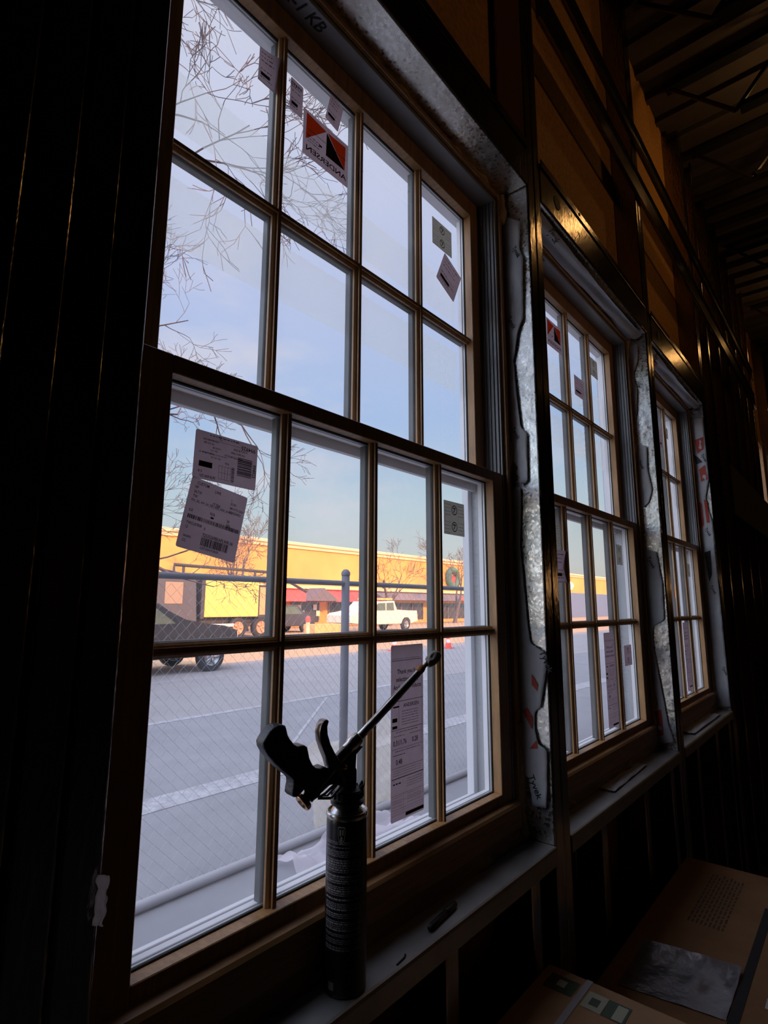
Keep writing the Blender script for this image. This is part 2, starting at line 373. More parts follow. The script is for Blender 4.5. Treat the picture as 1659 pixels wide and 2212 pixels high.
# ------------------------------------------------------------------ steel framing
def cstud_mb(xw, sgn, z0, z1, fl=.039, t=.0016, lip=.010):
    """C stud: web at xw, flanges running in direction sgn"""
    r = .004; pts = []
    def arc(cx, cy, a0, a1, rr):
        for k in range(5):
            a = math.radians(a0 + (a1 - a0) * k / 4); pts.append((cx + rr * math.cos(a), cy + rr * math.sin(a)))
    y0, y1 = YS, YB - .0005
    # outer loop in local (u from web)
    pts.append((fl, y0 + lip)); arc(fl - r, y0 + r, 0, -90, r); arc(r, y0 + r, -90, -180, r); arc(r, y1 - r, 180, 90, r); arc(fl - r, y1 - r, 90, 0, r); pts.append((fl, y1 - lip))
    inner = [(fl - t, y1 - lip), (fl - t, y1 - r), (fl - r, y1 - t), (r, y1 - t), (t, y1 - r), (t, y0 + r), (r, y0 + t), (fl - r, y0 + t), (fl - t, y0 + r), (fl - t, y0 + lip)]
    loop = pts + inner
    mb = MB(); mb.prism(loop, lambda u, v, w: Vector((xw + sgn * u, v, w)), z0, z1)
    return mb
SG = 'steel studs of the window wall'
def stud(xw, sgn, z0, z1, label, fl=.039, **k):
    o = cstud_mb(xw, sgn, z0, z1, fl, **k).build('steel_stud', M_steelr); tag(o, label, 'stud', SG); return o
zt, zb = ZC - .005, ZF + .003
wn = ['nearest', 'second', 'third']
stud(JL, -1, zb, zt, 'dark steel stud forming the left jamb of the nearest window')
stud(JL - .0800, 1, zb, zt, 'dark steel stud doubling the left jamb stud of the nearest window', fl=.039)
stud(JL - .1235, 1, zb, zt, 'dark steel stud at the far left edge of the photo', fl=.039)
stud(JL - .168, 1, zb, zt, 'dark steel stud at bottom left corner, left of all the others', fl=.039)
pack_lab = ['between the nearest and second windows', 'between the second and third windows', 'right of the third window']
side_lab = ['bright galvanised steel stud lining the right jamb of the nearest window', 'galvanised steel stud lining the right jamb of the second window', 'galvanised steel stud lining the right jamb of the third window']
for i in range(3):
    a = i * P + .9245; b = i * P + 1.0047
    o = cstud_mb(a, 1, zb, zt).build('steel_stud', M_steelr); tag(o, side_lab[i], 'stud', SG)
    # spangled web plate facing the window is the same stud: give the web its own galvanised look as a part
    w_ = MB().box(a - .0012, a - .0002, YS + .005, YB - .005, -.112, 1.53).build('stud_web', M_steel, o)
    w_['label'] = 'bright spangled web facing the window'
    stud(b, -1, zb, zt, 'dark steel stud backing the jamb stud ' + pack_lab[i])
# wall beyond the third window
for k, x in enumerate((3.46, 3.86, 4.27, 4.68, 5.08, 5.45)):
    ords = ['first', 'second', 'third', 'fourth', 'fifth', 'sixth']
    stud(x, -1, zb, zt, ords[k] + ' full-height steel stud right of the third window')
stud(6.65, 1, zb, zt, 'steel stud on the far side of the distant bright window')
for x in (7.1, 7.6, 8.1, 8.6): stud(x, -1, zb, zt, 'full-height steel stud beyond the distant bright window')
# cripple studs below the sills and above the headers
for i in range(3):
    for k, dx in enumerate((.16, .53, .84)):
        stud(i * P + dx, -1, zb, -.152, 'short steel stud under the %s window sill, %s' % (wn[i], ['left one', 'middle one', 'right one'][k]))
# headers: a boxed pair of tracks over each window
def header(i):
    x0, x1 = i * P + JL + .001, i * P + JR - .001
    r = empty('window_header', 'galvanised steel header over the %s window%s' % (wn[i], ['', ', with a bright warm glint', ', with a small warm glint'][i]), 'header', 'steel headers over the windows')
    mb = MB(); mb.prism([(YS - .0022, 1.536), (YS - .0015, 1.5325), (YS + .002, 1.531), (YB - .003, 1.531), (YB - .001, 1.533), (YB - .001, 1.6), (YB - .004, 1.6), (YB - .004, 1.536), (YS + .003, 1.536), (YS + .003, 1.652), (YS - .0022, 1.652)], lambda u, v, w: Vector((w, u, v)), x0, x1)
    mb.build('header_track', M_steelr, r)
    mb = MB(); mb.box(x0, x1, YS - .0062, YS - .0024, 1.640, 1.664, .0012); mb.box(x0, x1, YS + .006, YB - .004, 1.655, 1.664, .001); mb.build('top_lip', M_steelr, r)
    mb = MB(); mb.box(x0 + .003, x1 - .003, YS + .003, YB - .004, 1.5295, 1.5306); mb.build('underside_plate', M_steel, r)
    if i:
        mb = MB(); mb.lathe([(0, 0), (.021, 0), (.021, .0006), (0, .0006)], (x0 + .11, YS - .0030, 1.592), 20, (0, -1, 0)); mb.build('punched_hole', M_ink, r)
        mb = MB(); mb.lathe([(0, .003), (.004, .0025), (.006, 0)], (x0 + .28, YS - .0062, 1.652), 10, (0, -1, 0)); mb.build('screw_head', M_ink, r)
    return r
for i in range(3): header(i)
# sill tracks
for i in range(3):
    x0, x1 = i * P + JL + .001, i * P + JR - .001
    mb = MB(); mb.prism([(YB - .002, -.1195), (YS + .003, -.1195), (YS + .0, -.1215), (YS + .0, -.150), (YS - .003, -.150), (YS - .003, -.119), (YS - .0015, -.1145), (YS + .002, -.113), (YB - .002, -.113)], lambda u, v, w: Vector((w, u, v)), x0, x1)
    o = mb.build('sill_track', M_sill); tag(o, 'grey steel sill track under the %s window%s' % (wn[i], [', with the foam can standing on it', '', ''][i]), 'sill track', 'steel sill tracks')
# long horizontal tracks above the headers and the backing board right of window 3
def htrack(x0, x1, z0, z1, label, d=.006):
    mb = MB(); mb.box(x0, x1, YS - d - .0005, YS - .0005, z0, z1, .0015); mb.box(x0, x1, YS - d - .010, YS - d, z1 - .004, z1, .001); mb.box(x0, x1, YS - d - .010, YS - d, z0, z0 + .004, .001)
    o = mb.build('wall_track', M_steelr); return tag(o, label, 'steel track', 'horizontal wall tracks')
htrack(1.03, 5.5, 2.165, 2.29, 'long horizontal steel track crossing the studs above the headers, lower of two')
htrack(1.03, 5.5, 2.44, 2.53, 'long horizontal steel track crossing the studs above the headers, upper of two')
o = MB().box(3.70, 5.55, YS - .014, YS - .001, .985, 1.31, .001).build('backing_board', mat('black_board', (.02, .018, .016), .9)); tag(o, 'dark backing board screwed across the studs right of the third window', 'board')

# ------------------------------------------------------------------ spray foam around the frames
def foam(i):
    mb = MB(); sd = i * 17.3
    def bead(p0, p1, r0, amp, n, axis_off):
        p0, p1 = Vector(p0), Vector(p1); pts = []; rs = []
        for k in range(n + 1):
            t = k / n; q = p0.lerp(p1, t); a = nz3((q.x * 14 + sd, q.z * 14, 3.1)); b = nz3((q.x * 31, q.z * 31, 9 + sd))
            rs.append(max(.004, r0 + amp * a * 1.3 + amp * .5 * b)); pts.append(q + Vector(axis_off) * (a + b) * .5)
        mb.tube(pts, rs, 10)
    bead((i * P + .9175, .006, 1.52), (i * P + .9175, .006, .12), .0085, .009, 90, (0, -.006, 0))
    bead((i * P + .914, .002, .14), (i * P + .910, .002, -.104), .013, .010, 34, (-.004, -.008, 0))
    bead((i * P - .05, .004, -.106), (i * P + .915, .004, -.106), .0095, .011, 70, (0, -.010, .002))
    bead((i * P - .05, .004, 1.524), (i * P + .915, .004, 1.524), .008, .010, 70, (0, -.008, 0))
    bead((i * P + .905, -.002, 1.44), (i * P + .913, -.002, 1.525), .012, .008, 12, (0, -.004, 0))
    o = mb.build('spray_foam', M_foam, smooth=True); 
    for v in o.data.vertices:
        q = v.co * 60; v.co += Vector((min(0, nz3(q)) , nz3(q + Vector((5, 0, 0))), nz3(q + Vector((0, 7, 0))))) * .004
        v.co.x = min(v.co.x, i * P + .9225); v.co.z = min(1.5285 - (.012 if i else 0), max(v.co.z, -.1125)); v.co.y = min(v.co.y, .0125)
    tag(o, 'lumpy tan expanding foam filling the gap round the %s window' % wn[i], 'spray foam', 'foam beads round the windows')
for i in range(3): foam(i)

# ------------------------------------------------------------------ house wrap flaps lining the right jambs
FU = [(-.004, 1.47), (-.0571, 1.4291), (-.0512, 1.3495), (-.0607, 1.3183), (-.0537, 1.1489), (-.0467, 1.1383), (-.0379, 1.1153), (-.0281, 1.0666), (-.0156, 1.0189), (-.0089, .9823), (-.002, .982)]
FM = [(-.003, .982), (-.0218, 1.0428), (-.0283, .9394), (-.0354, .8573), (-.0513, .8418), (-.0485, .7167), (-.0382, .7087), (-.0294, .7076), (-.0237, .7562), (-.0114, .7703), (-.003, .77)]
FL = [(-.003, .7092), (-.0281, .7072), (-.0278, .6628), (-.0219, .5542), (-.0273, .4738), (-.0321, .3825), (-.0380, .324), (-.0533, .3173), (-.0634, .3082), (-.0775, .3042), (-.0790, .2879), (-.0706, .24), (-.0575, .178), (-.0496, .1759), (-.0427, .1669), (-.0412, .1318), (-.0499, .0963), (-.0639, .0962), (-.0696, .0835), (-.0651, -.0109), (-.0612, -.0403), (-.0298, -.0384), (-.0222, .0255), (-.003, .023)]
def flap(X, poly, name, label, marks=(), texts=(), out=.0022):
    """a thin wrinkled sheet standing just off the steel"""
    r = empty(name, label, 'house wrap', 'torn house wrap on the jambs')
    def wob(y, z): return X - out - .0035 * max(0, 1 + nz3((y * 25, z * 9, X * 3))) - .002 * (1 + nz3((y * 70, z * 40, X)))
    bm = MB(); zs = [p[1] for p in poly]; z0, z1 = min(zs), max(zs); n = max(8, int((z1 - z0) / .008)); rows = []
    def span(z):
        xs = []
        for (a, b), (c, d) in zip(poly, poly[1:] + poly[:1]):
            if (b - z) * (d - z) < 0 or b == z: xs.append(a + (c - a) * ((z - b) / (d - b) if d != b else 0))
        return (min(xs), max(xs)) if len(xs) > 1 else None
    prev = None
    for k in range(n + 1):
        z = z0 + (z1 - z0) * (k + .5) / (n + 1); s_ = span(z)
        if not s_: prev = None; continue
        row = [bm.b.verts.new((wob(s_[0] + (s_[1] - s_[0]) * j / 8, z), s_[0] + (s_[1] - s_[0]) * j / 8, z)) for j in range(9)]
        if prev:
            for j in range(8): bm.b.faces.new((prev[j], prev[j + 1], row[j + 1], row[j]))
        prev = row
    sh = bm.build('sheet', M_wrap, r, smooth=True)
    so = sh.modifiers.new('thick', 'SOLIDIFY'); so.thickness = .0008
    for j, (pts, mm) in enumerate(marks):
        b2 = MB(); c = [Vector((wob(y, z) - .0024, y, z)) for y, z in pts]; b2.poly(c); b2.build('printed_patch', mm, r, recalc=False)
    for s_, y, z, dy, dz, size in texts:
        rt = Vector((0, dy, dz)).normalized(); upv = Vector((0, -rt.z, rt.y)) * -1 if False else Vector((1, 0, 0)).cross(rt) * -1
        if upv.dot(Vector((0, 0, 1))) < 0 and abs(rt.z) < .5: upv = -upv
        b2 = MB(); b2.text(s_, (wob(y, z) - .0018, y, z), rt, upv, size)
        for v in b2.b.verts: v.co.x = wob(v.co.y, v.co.z) - .0015
        b2.build('printed_word', M_ink, r, recalc=False)
    return r
ty = lambda y, z, s=.022: ('Tyvek', y, z, -.42, -1.0, s)
flap(.923, FU, 'house_wrap', 'upper torn strip of grey house wrap on the right jamb of the nearest window', texts=[ty(-.030, 1.36, .016), ty(-.008, 1.165, .017)])
flap(.923, FM, 'house_wrap', 'middle torn patch of grey house wrap on the right jamb of the nearest window', texts=[ty(-.010, .86, .015)])
flap(.923, FL, 'house_wrap', 'large lower sheet of printed house wrap with red patches, right jamb of the nearest window',
     marks=[([(-.0399, .254), (-.0547, .2315), (-.0527, .216), (-.0389, .2289)], M_inkr), ([(-.0123, .168), (-.0247, .1765), (-.0384, .157), (-.0358, .1288)], M_inkr), ([(-.0274, .0847), (-.0452, .107), (-.0483, .0892)], M_inkr)],
     texts=[ty(-.060, .305, .021), ty(-.022, .026, .021)])
sh2 = lambda poly, dy, dz, k=1: [(max(-.076, y * k + dy), z + dz) for y, z in poly]
X2 = P + .923
flap(X2, [(-.004, 1.50), (-.045, 1.49), (-.04, 1.42), (-.018, 1.36), (-.03, 1.30), (-.022, 1.2), (-.012, 1.15), (-.002, 1.14)], 'house_wrap', 'upper grey house wrap scrap on the right jamb of the second window', texts=[ty(-.02, 1.33, .014)])
flap(X2, [(-.003, 1.06), (-.05, 1.05), (-.046, .95), (-.058, .87), (-.042, .82), (-.02, .80), (-.003, .80)], 'house_wrap', 'grey house wrap patch halfway up the right jamb of the second window', texts=[ty(-.012, .99, .016)])
flap(X2, [(-.003, .64), (-.055, .62), (-.068, .50), (-.064, .36), (-.022, .335), (-.018, .27), (-.035, .12), (-.050, -.02), (-.066, -.08), (-.003, -.10)], 'house_wrap', 'long grey house wrap sheet low on the right jamb of the second window', texts=[ty(-.018, .60, .020)],
     marks=[([(-.006, .02), (-.030, .03), (-.032, -.06), (-.006, -.07)], M_inkr)])
X3 = 2 * P + .923
flap(X3, [(-.003, 1.46), (-.072, 1.45), (-.074, 1.10), (-.05, 1.0), (-.06, .92), (-.072, .86), (-.070, .70), (-.073, .40), (-.074, .10), (-.074, -.10), (-.003, -.105)], 'house_wrap', 'full-height crumpled house wrap with red and black print beside the third window',
     marks=[([(-.02, 1.33), (-.065, 1.34), (-.06, 1.27), (-.03, 1.25)], M_inkr), ([(-.03, 1.16), (-.06, 1.18), (-.068, 1.10), (-.035, 1.09)], M_inkr), ([(-.012, .98), (-.028, .97), (-.03, .85), (-.01, .83)], M_inkr), ([(-.04, .99), (-.055, .98), (-.058, .86), (-.044, .86)], M_inkr), ([(-.02, .70), (-.05, .71), (-.046, .58), (-.03, .54)], M_ink),
            ([(-.01, 1.25), (-.03, 1.23), (-.05, 1.20), (-.02, 1.19)], M_ink)],
     texts=[ty(-.03, .83, .02), ty(-.03, .52, .02), ty(-.045, 1.24, .02), ty(-.05, .10, .018)], out=.003)
# wrap lining the underside of the headers of windows 2 and 3
for i in (1, 2):
    r = empty('header_wrap', 'wrinkled grey house wrap folded under the header of the %s window' % wn[i], 'house wrap', 'house wrap under the headers')
    def fw(u, v, i=i):
        x = i * P + JL + .01 + u * .975; y = YS + .012 + v * .054
        return Vector((x, y, 1.526 - .012 * abs(math.sin(v * 4.2 + u * 3)) - .006 * (1 + nz3((x * 9, y * 30, i)))))
    mb = MB().grid(fw, 50, 10); mb.build('sheet', M_wrap, r, smooth=True)
    mb = MB(); mb.text('Tyvek', (i * P + .02, -.050, 1.507), (1, .1, 0), (0, -1, 0), .03); mb.build('printed_word', M_ink, r, recalc=False)
    if i == 2: MB().poly([(2 * P + .03, -.04, 1.505), (2 * P + .15, -.04, 1.505), (2 * P + .17, -.0, 1.505), (2 * P + .02, -.005, 1.505)]).build('printed_patch', M_inkr, r, recalc=False)
# marker writing on the head liners
def marker(i, s_, x0):
    mb = MB(); mb.text(s_, (x0, .030, 1.4927), (1, 0, 0), (0, -1, 0), .032, shear=.25)
    o = mb.build('marker_writing', M_ink, wins[i], recalc=False); o.matrix_parent_inverse = wins[i].matrix_world.inverted() if i else Matrix()
    o.location.x = -i * P if i else 0
marker(0, 'J A I X-1 KB', .10); marker(1, 'GRANT', P + .02)
# loose scraps on sills
def scrap(name, label, cx, cy, z, lx, ly, m, rot, hgt=.004, sd=0, cat='scrap', grp=None):
    def f(u, v):
        a = (u - .5) * lx; b = (v - .5) * ly; x = cx + a * math.cos(rot) - b * math.sin(rot); y = cy + a * math.sin(rot) + b * math.cos(rot)
        return Vector((x, min(y, YB - .003), z + .0004 + hgt * (.5 + .5 * nz3((u * 5 + sd, v * 4, sd))) + hgt * .5 * abs(nz3((u * 13, v * 11, sd)))))
    o = MB().grid(f, 16, 8).build(name, m, smooth=True); so = o.modifiers.new('t', 'SOLIDIFY'); so.thickness = .0006; so.offset = 1
    return tag(o, label, cat, grp)
scrap('foam_sheet', 'crumpled grey film scrap on the sill of the second window', P + .47, -.025, -.113, .35, .05, M_wrap, .03, .008, 3)
scrap('foam_sheet', 'crumpled grey film scrap on the sill of the third window', 2 * P + .45, -.030, -.113, .55, .06, M_wrap, .0, .010, 8)
# marker pen on sill
r = empty('marker_pen', 'black marker pen lying on the nearest sill right of the can', 'pen')
a, b = Vector((.472, -.0585, -.1075)), Vector((.566, -.0475, -.1075)); d = (b - a)
MB().tube([a, a + d * .08, a + d * .10, a + d * .62], [.0035, .0042, .0052, .0052], 14).build('barrel', M_blackp, r, smooth=True)
MB().tube([a + d * .62, a + d * .63, a + d * .97, b], [.0058, .0060, .0055, .0040], 14).build('cap', M_blackp, r, smooth=True)
MB().tube([Vector((.372, -.072, -.1125)), Vector((.392, -.070, -.112)), Vector((.400, -.066, -.1122))], .0015, 6).build('x', M_ink)
tag(D.objects['x'], 'tiny dark chip on the sill between can and marker pen', 'debris'); D.objects['x'].name = 'debris_chip'

# torn plastic tag at the left jamb
def ft(u, v):
    return Vector((JL - .006 + .004 * nz3((u * 3, v * 5, 2)) + u * .006 - v * .002, YS - .004 - u * .010 - .006 * abs(nz3((u * 4, v * 3, 1))), 0.162 - v * .042))
o = MB().grid(ft, 6, 14).build('plastic_scrap', sheet_mat('crinkled_plastic', (.8, .78, .78), .75), smooth=True); so = o.modifiers.new('t', 'SOLIDIFY'); so.thickness = .0006
tag(o, 'small crinkled clear plastic scrap caught on the left jamb edge', 'scrap')

# ------------------------------------------------------------------ stickers
def rectpts(c, w, h, rot, y):
    cx, cz = c; ca, sa = math.cos(rot), math.sin(rot)
    def f(u, v): return Vector((cx + u * w * ca - v * h * sa, y, cz + u * w * sa + v * h * ca))   # u,v in -.5..5
    return f
def rounded(w, h, r, n=4):
    pts = []
    for cx, cy, a0 in ((w / 2 - r, h / 2 - r, 0), (-w / 2 + r, h / 2 - r, 90), (-w / 2 + r, -h / 2 + r, 180), (w / 2 - r, -h / 2 + r, 270)):
        for k in range(n + 1):
            a = math.radians(a0 + 90 * k / n); pts.append((cx + r * math.cos(a), cy + r * math.sin(a)))
    return pts
class Sticker:
    def __init__(s, label, c, w, h, rot, y, m=None, r=.003, curl=None, grp='paper labels on the window glass'):
        s.root = empty('window_sticker', label, 'sticker', grp)
        s.c, s.w, s.h, s.rot, s.y, s.curl = c, w, h, rot, y, curl
        s.mb = MB(); base = MB()
        if curl:
            base.grid(lambda u, v: s.pt((u - .5) * w, (v - .5) * h, 0), 6, 14)
            o = base.build('paper', m or M_paper, s.root, smooth=True, recalc=False); so = o.modifiers.new('t', 'SOLIDIFY'); so.thickness = .0003
        else:
            base.prism(rounded(w, h, r), lambda u, v, t: s.pt(u, v, t), 0, .00025); base.build('paper', m or M_paper, s.root)
    def pt(s, u, v, t=0):
        ca, sa = math.cos(s.rot), math.sin(s.rot)
        dy = s.curl(u / s.w + .5, v / s.h + .5) if s.curl else 0
        return Vector((s.c[0] + u * ca - v * sa, s.y - dy + .0003 - t * 1, s.c[1] + u * sa + v * ca))
    def rect(s, u0, v0, u1, v1):
        n = 6 if s.curl else 1
        for k in range(n):
            a = u0 + (u1 - u0) * k / n; b = u0 + (u1 - u0) * (k + 1) / n
            s.mb.poly([s.pt(a, v0, .0006), s.pt(b, v0, .0006), s.pt(b, v1, .0006), s.pt(a, v1, .0006)])
    def line(s, v, th=.0006, u0=None, u1=None): s.rect(u0 if u0 is not None else -s.w / 2 + .002, v - th / 2, u1 if u1 is not None else s.w / 2 - .002, v + th / 2)
    def vline(s, u, v0, v1, th=.0006): s.rect(u - th / 2, v0, u + th / 2, v1)
    def text(s, t, u, v, size, flip=False, mirror=False, sx=1, ang=0, align='LEFT'):
        a = s.rot + ang + (math.pi if flip else 0); rt = Vector((math.cos(a), 0, math.sin(a))); upv = Vector((-math.sin(a), 0, math.cos(a)))
        if mirror: rt = -rt
        s.mb.text(t, s.pt(u, v, .0006), rt, upv, size, sx, align=align)
    def bars(s, u0, v0, u1, v1, horiz=False, sd=1):
        rnd = random.Random(sd); t = 0; L = (v1 - v0) if horiz else (u1 - u0)
        while t < L:
            w = rnd.choice((.0006, .0010, .0016)); g = rnd.choice((.0006, .0009))
            if horiz: s.rect(u0, v0 + t, u1, min(v0 + t + w, v1))
            else: s.rect(u0 + t, v0, min(u0 + t + w, u1), v1)
            t += w + g
    def scribble(s, u0, u1, v, size=.0022, sd=0):
        rnd = random.Random(sd); u = u0
        while u < u1:
            w = rnd.uniform(.6, 2.2) * size; s.rect(u, v, min(u + w, u1), v + size * rnd.uniform(.35, .55)); u += w + size * .5
    def done(s, m=None): return s.mb.build('printing', m or M_ink, s.root, recalc=False)
YL = .0232; YU = DU + .0232
YL -= .0012; YU -= .0012
# two big labels on the nearest lower sash
S = Sticker('white label printed upside down with the number 994925, upper left pane of the lower sash', (.1014, .6146), .1042, .0690, -.025, YL)
S.text('994925', .0480, .0275, .0085, flip=True); S.bars(.018, -.018, .043, .010, True, 3); S.text('994925', .0445, .004, .0085, ang=-math.pi / 2, sx=.8)
for k, t in enumerate(('34 3/4 x 38 35/64', 'Unit Seal x Height', 'AKPCTTFS18032CLH')): S.text(t, .034 - k * .004, .0205 - k * .0060, .0042, flip=True, sx=.8)
for k, t in enumerate(('TW', 'PO# 88646884-0583', 'TW-CLR 6SM', '11:00:00 PM', 'Qty 1 of 1', 'Andersen Corp', '300 x 52 x 36')): S.text(t, -.010 - (k % 3) * .006, .0295 - k * .0048, .0038, flip=True, sx=.75)
S.rect(-.044, -.0165, -.023, -.0085); S.text('2 8', -.038, -.0215, .005, flip=True); S.text('3678 #58 (25)', -.0165, -.0275, .0052, flip=True, sx=.85)
for k in range(5): S.vline(-.0120 + k * .0048, -.029, -.0095, .0004)
for k in range(3): S.rect(-.0120, -.029 + k * .0096, .0072, -.0286 + k * .0096)
S.text('SQL', .004, -.0035, .0042, flip=True); S.bars(.0085, -.030, .0135, -.008, True, 8); S.line(.0245, .0004, -.02, .025); S.scribble(-.03, .02, .030, .003, 4); S.scribble(-.045, .0, .0035, .002, 5)
S.done()
S = Sticker('long tilted white label with two barcodes, stuck below the upside-down label', (.0851, .5262), .0925, .0985, -.185, YL - .0006)
for t, u, v, z in (('CUSTOM', -.037, .041, .0060), ('NP', -.039, .035, .0055), ('36.719', -.039, .0285, .0055), ('TW', -.039, .022, .0055), ('FDL_SEL_4W_2H_7SD_HDR_HDR_WHPN', -.040, .0165, .0046), ('6.0', -.040, .002, .006), ('LWR', -.008, .0375, .0060),
                   ('17.764', -.008, .0195, .0060), ('N/A', -.008, .0055, .006), ('1', .020, .0345, .005), ('35.901', .020, .0295, .0050), ('SMOOTH SASH', .020, .0235, .0045), ('STANDARD', .020, .0175, .0050), ('58', .020, .003, .0055), ('SEL', .020, -.004, .007),
                   ('TWCU57838', -.040, -.0155, .0055), ('12', -.040, -.0215, .0055), ('0', -.012, -.0175, .0055), ('72535269B5APLWR-36', -.0125, -.0265, .0066), ('WHPN', -.040, -.034, .005), ('CC', -.040, -.040, .0055), ('12/07/2024 07:00:00', -.0125, -.0435, .0046)):
    S.text(t, u, v, z, sx=.78)
S.bars(-.040, -.0075, .043, -.002, False, 5); S.bars(-.0125, -.0390, .0310, -.0275, False, 9); S.rect(-.006, .001, -.001, .0035)
S.done()
# tall information label behind the nozzle
def tall_label(label, c, w, h, y, big=True):
    S = Sticker(label, c, w, h, 0, y, r=.004)
    T = h / 2; L = -w / 2
    S.line(T - .028, .0010, L + .002, w / 2 - .006); S.scribble(L + .004, w / 2 - .012, T - .025, .0018, 1)
    S.text('Thank you for', 0, T - .052, .0115, sx=.95, align='CENTER'); S.text('selecting quality', 0, T - .066, .0115, sx=.95, align='CENTER'); S.text('Andersen products', 0, T - .080, .0115, sx=.95, align='CENTER')
    S.rect(w / 2 - .016, T - .0425, w / 2 - .007, T - .0405); S.vline(w / 2 - .005, T - .205, T - .028, .0007); S.line(T - .101, .0010)
    S.text('ANDERSEN', .011, T - .113, .0095, align='CENTER'); S.rect(L + .006, T - .112, L + .024, T - .109); S.vline(L + .023, T - .150, T - .101, .0006)
    for k in range(6): S.scribble(L + .032, w / 2 - .016, T - .1205 - k * .0047, .0022, 20 + k)
    S.rect(L + .004, T - .137, L + .018, T - .130); S.rect(L + .004, T - .1485, L + .018, T - .1435)
    S.line(T - .151, .0009); S.scribble(L + .013, w / 2 - .020, T - .156, .0026, 31); S.scribble(L + .006, L + .04, T - .1625, .0022, 32); S.scribble(L + .055, w / 2 - .008, T - .1625, .0022, 33)
    S.text('0.31/1.76', L + .006, T - .178, .0125, sx=.85); S.text('0.28', L + .062, T - .178, .0125, sx=.85); S.line(T - .184, .0006)
    S.scribble(L + .012, w / 2 - .012, T - .189, .0024, 34); S.scribble(L + .006, L + .042, T - .1955, .0026, 35); S.text('0.48', L + .014, T - .211, .0125, sx=.85); S.line(T - .2165, .0007)
    for k in range(3): S.scribble(L + .006, w / 2 - .01, T - .2215 - k * .004, .0016, 40 + k)
    S.line(T - .2345, .0014); S.rect(L + .006, T - .2375 - .0005, L + .010, T - .2375)
    for k in range(4): S.scribble(L + .046, w / 2 - .006, T - .2405 - k * .0042, .0018, 50 + k)
    S.scribble(L + .006, L + .030, T - .2445, .005, 60)
    S.line(T - .2625, .0005); S.line(T - .2735, .0004); S.line(T - .2865, .0004); S.line(T - .2905, .0003); S.line(T - .2952, .0004); S.vline(L + .036, T - .2905, T - .2625, .0004)
    for k in range(4): S.scribble(L + .004, L + .032, T - .2665 - k * .005, .0014, 70 + k); S.scribble(L + .046, w / 2 - .010, T - .2660 - k * .005, .0014, 80 + k)
    S.rect(L + .042, T - .3025, w / 2 - .002, T - .2965)
    S.done(); return S
tall_label('tall white information label reading thank you, behind the gun nozzle', (.5200, .1842), .0985, .3060, YL)
def recycle_label(label, c, w, h, y, rot=0, m=None):
    S = Sticker(label, c, w, h, rot, y, m or M_paperg, r=.0015)
    for cy in (h * .25, -h * .25):
        n = 20; R = min(w, h) * .15
        for k in range(n):
            a, b = 2 * math.pi * k / n, 2 * math.pi * (k + 1) / n
            S.mb.poly([S.pt(R * math.cos(a), cy + R * math.sin(a), .0006), S.pt(R * math.cos(b), cy + R * math.sin(b), .0006), S.pt(R * .8 * math.cos(b), cy + R * .8 * math.sin(b), .0006), S.pt(R * .8 * math.cos(a), cy + R * .8 * math.sin(a), .0006)])
        S.mb.poly([S.pt(-R * .5, cy + R * .5, .0006), S.pt(R * .5, cy + R * .5, .0006), S.pt(-R * .1, cy - R * .5, .0006), S.pt(-R * .4, cy - R * .5, .0006), S.pt(R * .1, cy + R * .25, .0006), S.pt(-R * .5, cy + R * .25, .0006)])
    for k in range(9):
        if k != 4: S.scribble(-w * .45, -w * .2, -h * .45 + k * h * .105, h * .028, k); S.scribble(w * .18, w * .45, -h * .45 + k * h * .105, h * .028, k + 9)
    S.done(); return S
recycle_label('square grey safety label with two round symbols, top right pane of the nearest lower sash', (.6905, .6018), .082, .0745, YL)
recycle_label('square grey safety label with two round symbols, top right pane of the nearest upper sash', (.7271, 1.3338), .086, .0730, YU)
def small_label(label, c, w, h, y, rot=0, m=None, sd=1, curl=None, t=None, mirror=False):
    S = Sticker(label, c, w, h, rot, y, m, r=.003, curl=curl)
    for k in range(7):
        if k != 3: S.scribble(-w * .4, w * random.Random(sd + k).uniform(.1, .4), h * .36 - k * h * .12, h * .05, sd + k)
    if t: S.text(t, (-w * .4 if not mirror else w * .4), h * .28, h * .16, mirror=mirror)
    S.rect(-w * .38, -h * .30, w * .1, -h * .20); S.done(); return S
small_label('small curling paper label half behind the first muntin, top left pane', (.1755, 1.3650), .040, .070, YU, -.02, sd=3, curl=lambda u, v: .010 * u * u * v)
small_label('narrow mirrored label reading 994925, second pane of the top row', (.2430, 1.3610), .031, .070, YU, -.02, m=M_paper, sd=8, t='994925', mirror=True)
small_label('small tilted paper label above the orange and black logo label', (.3420, 1.4035), .037, .068, YU - .0006, -.22, sd=12)
small_label('tilted paper label hanging below the square grey label of the nearest upper sash', (.7550, 1.2360), .083, .094, YU - .0006, -.43, sd=15)
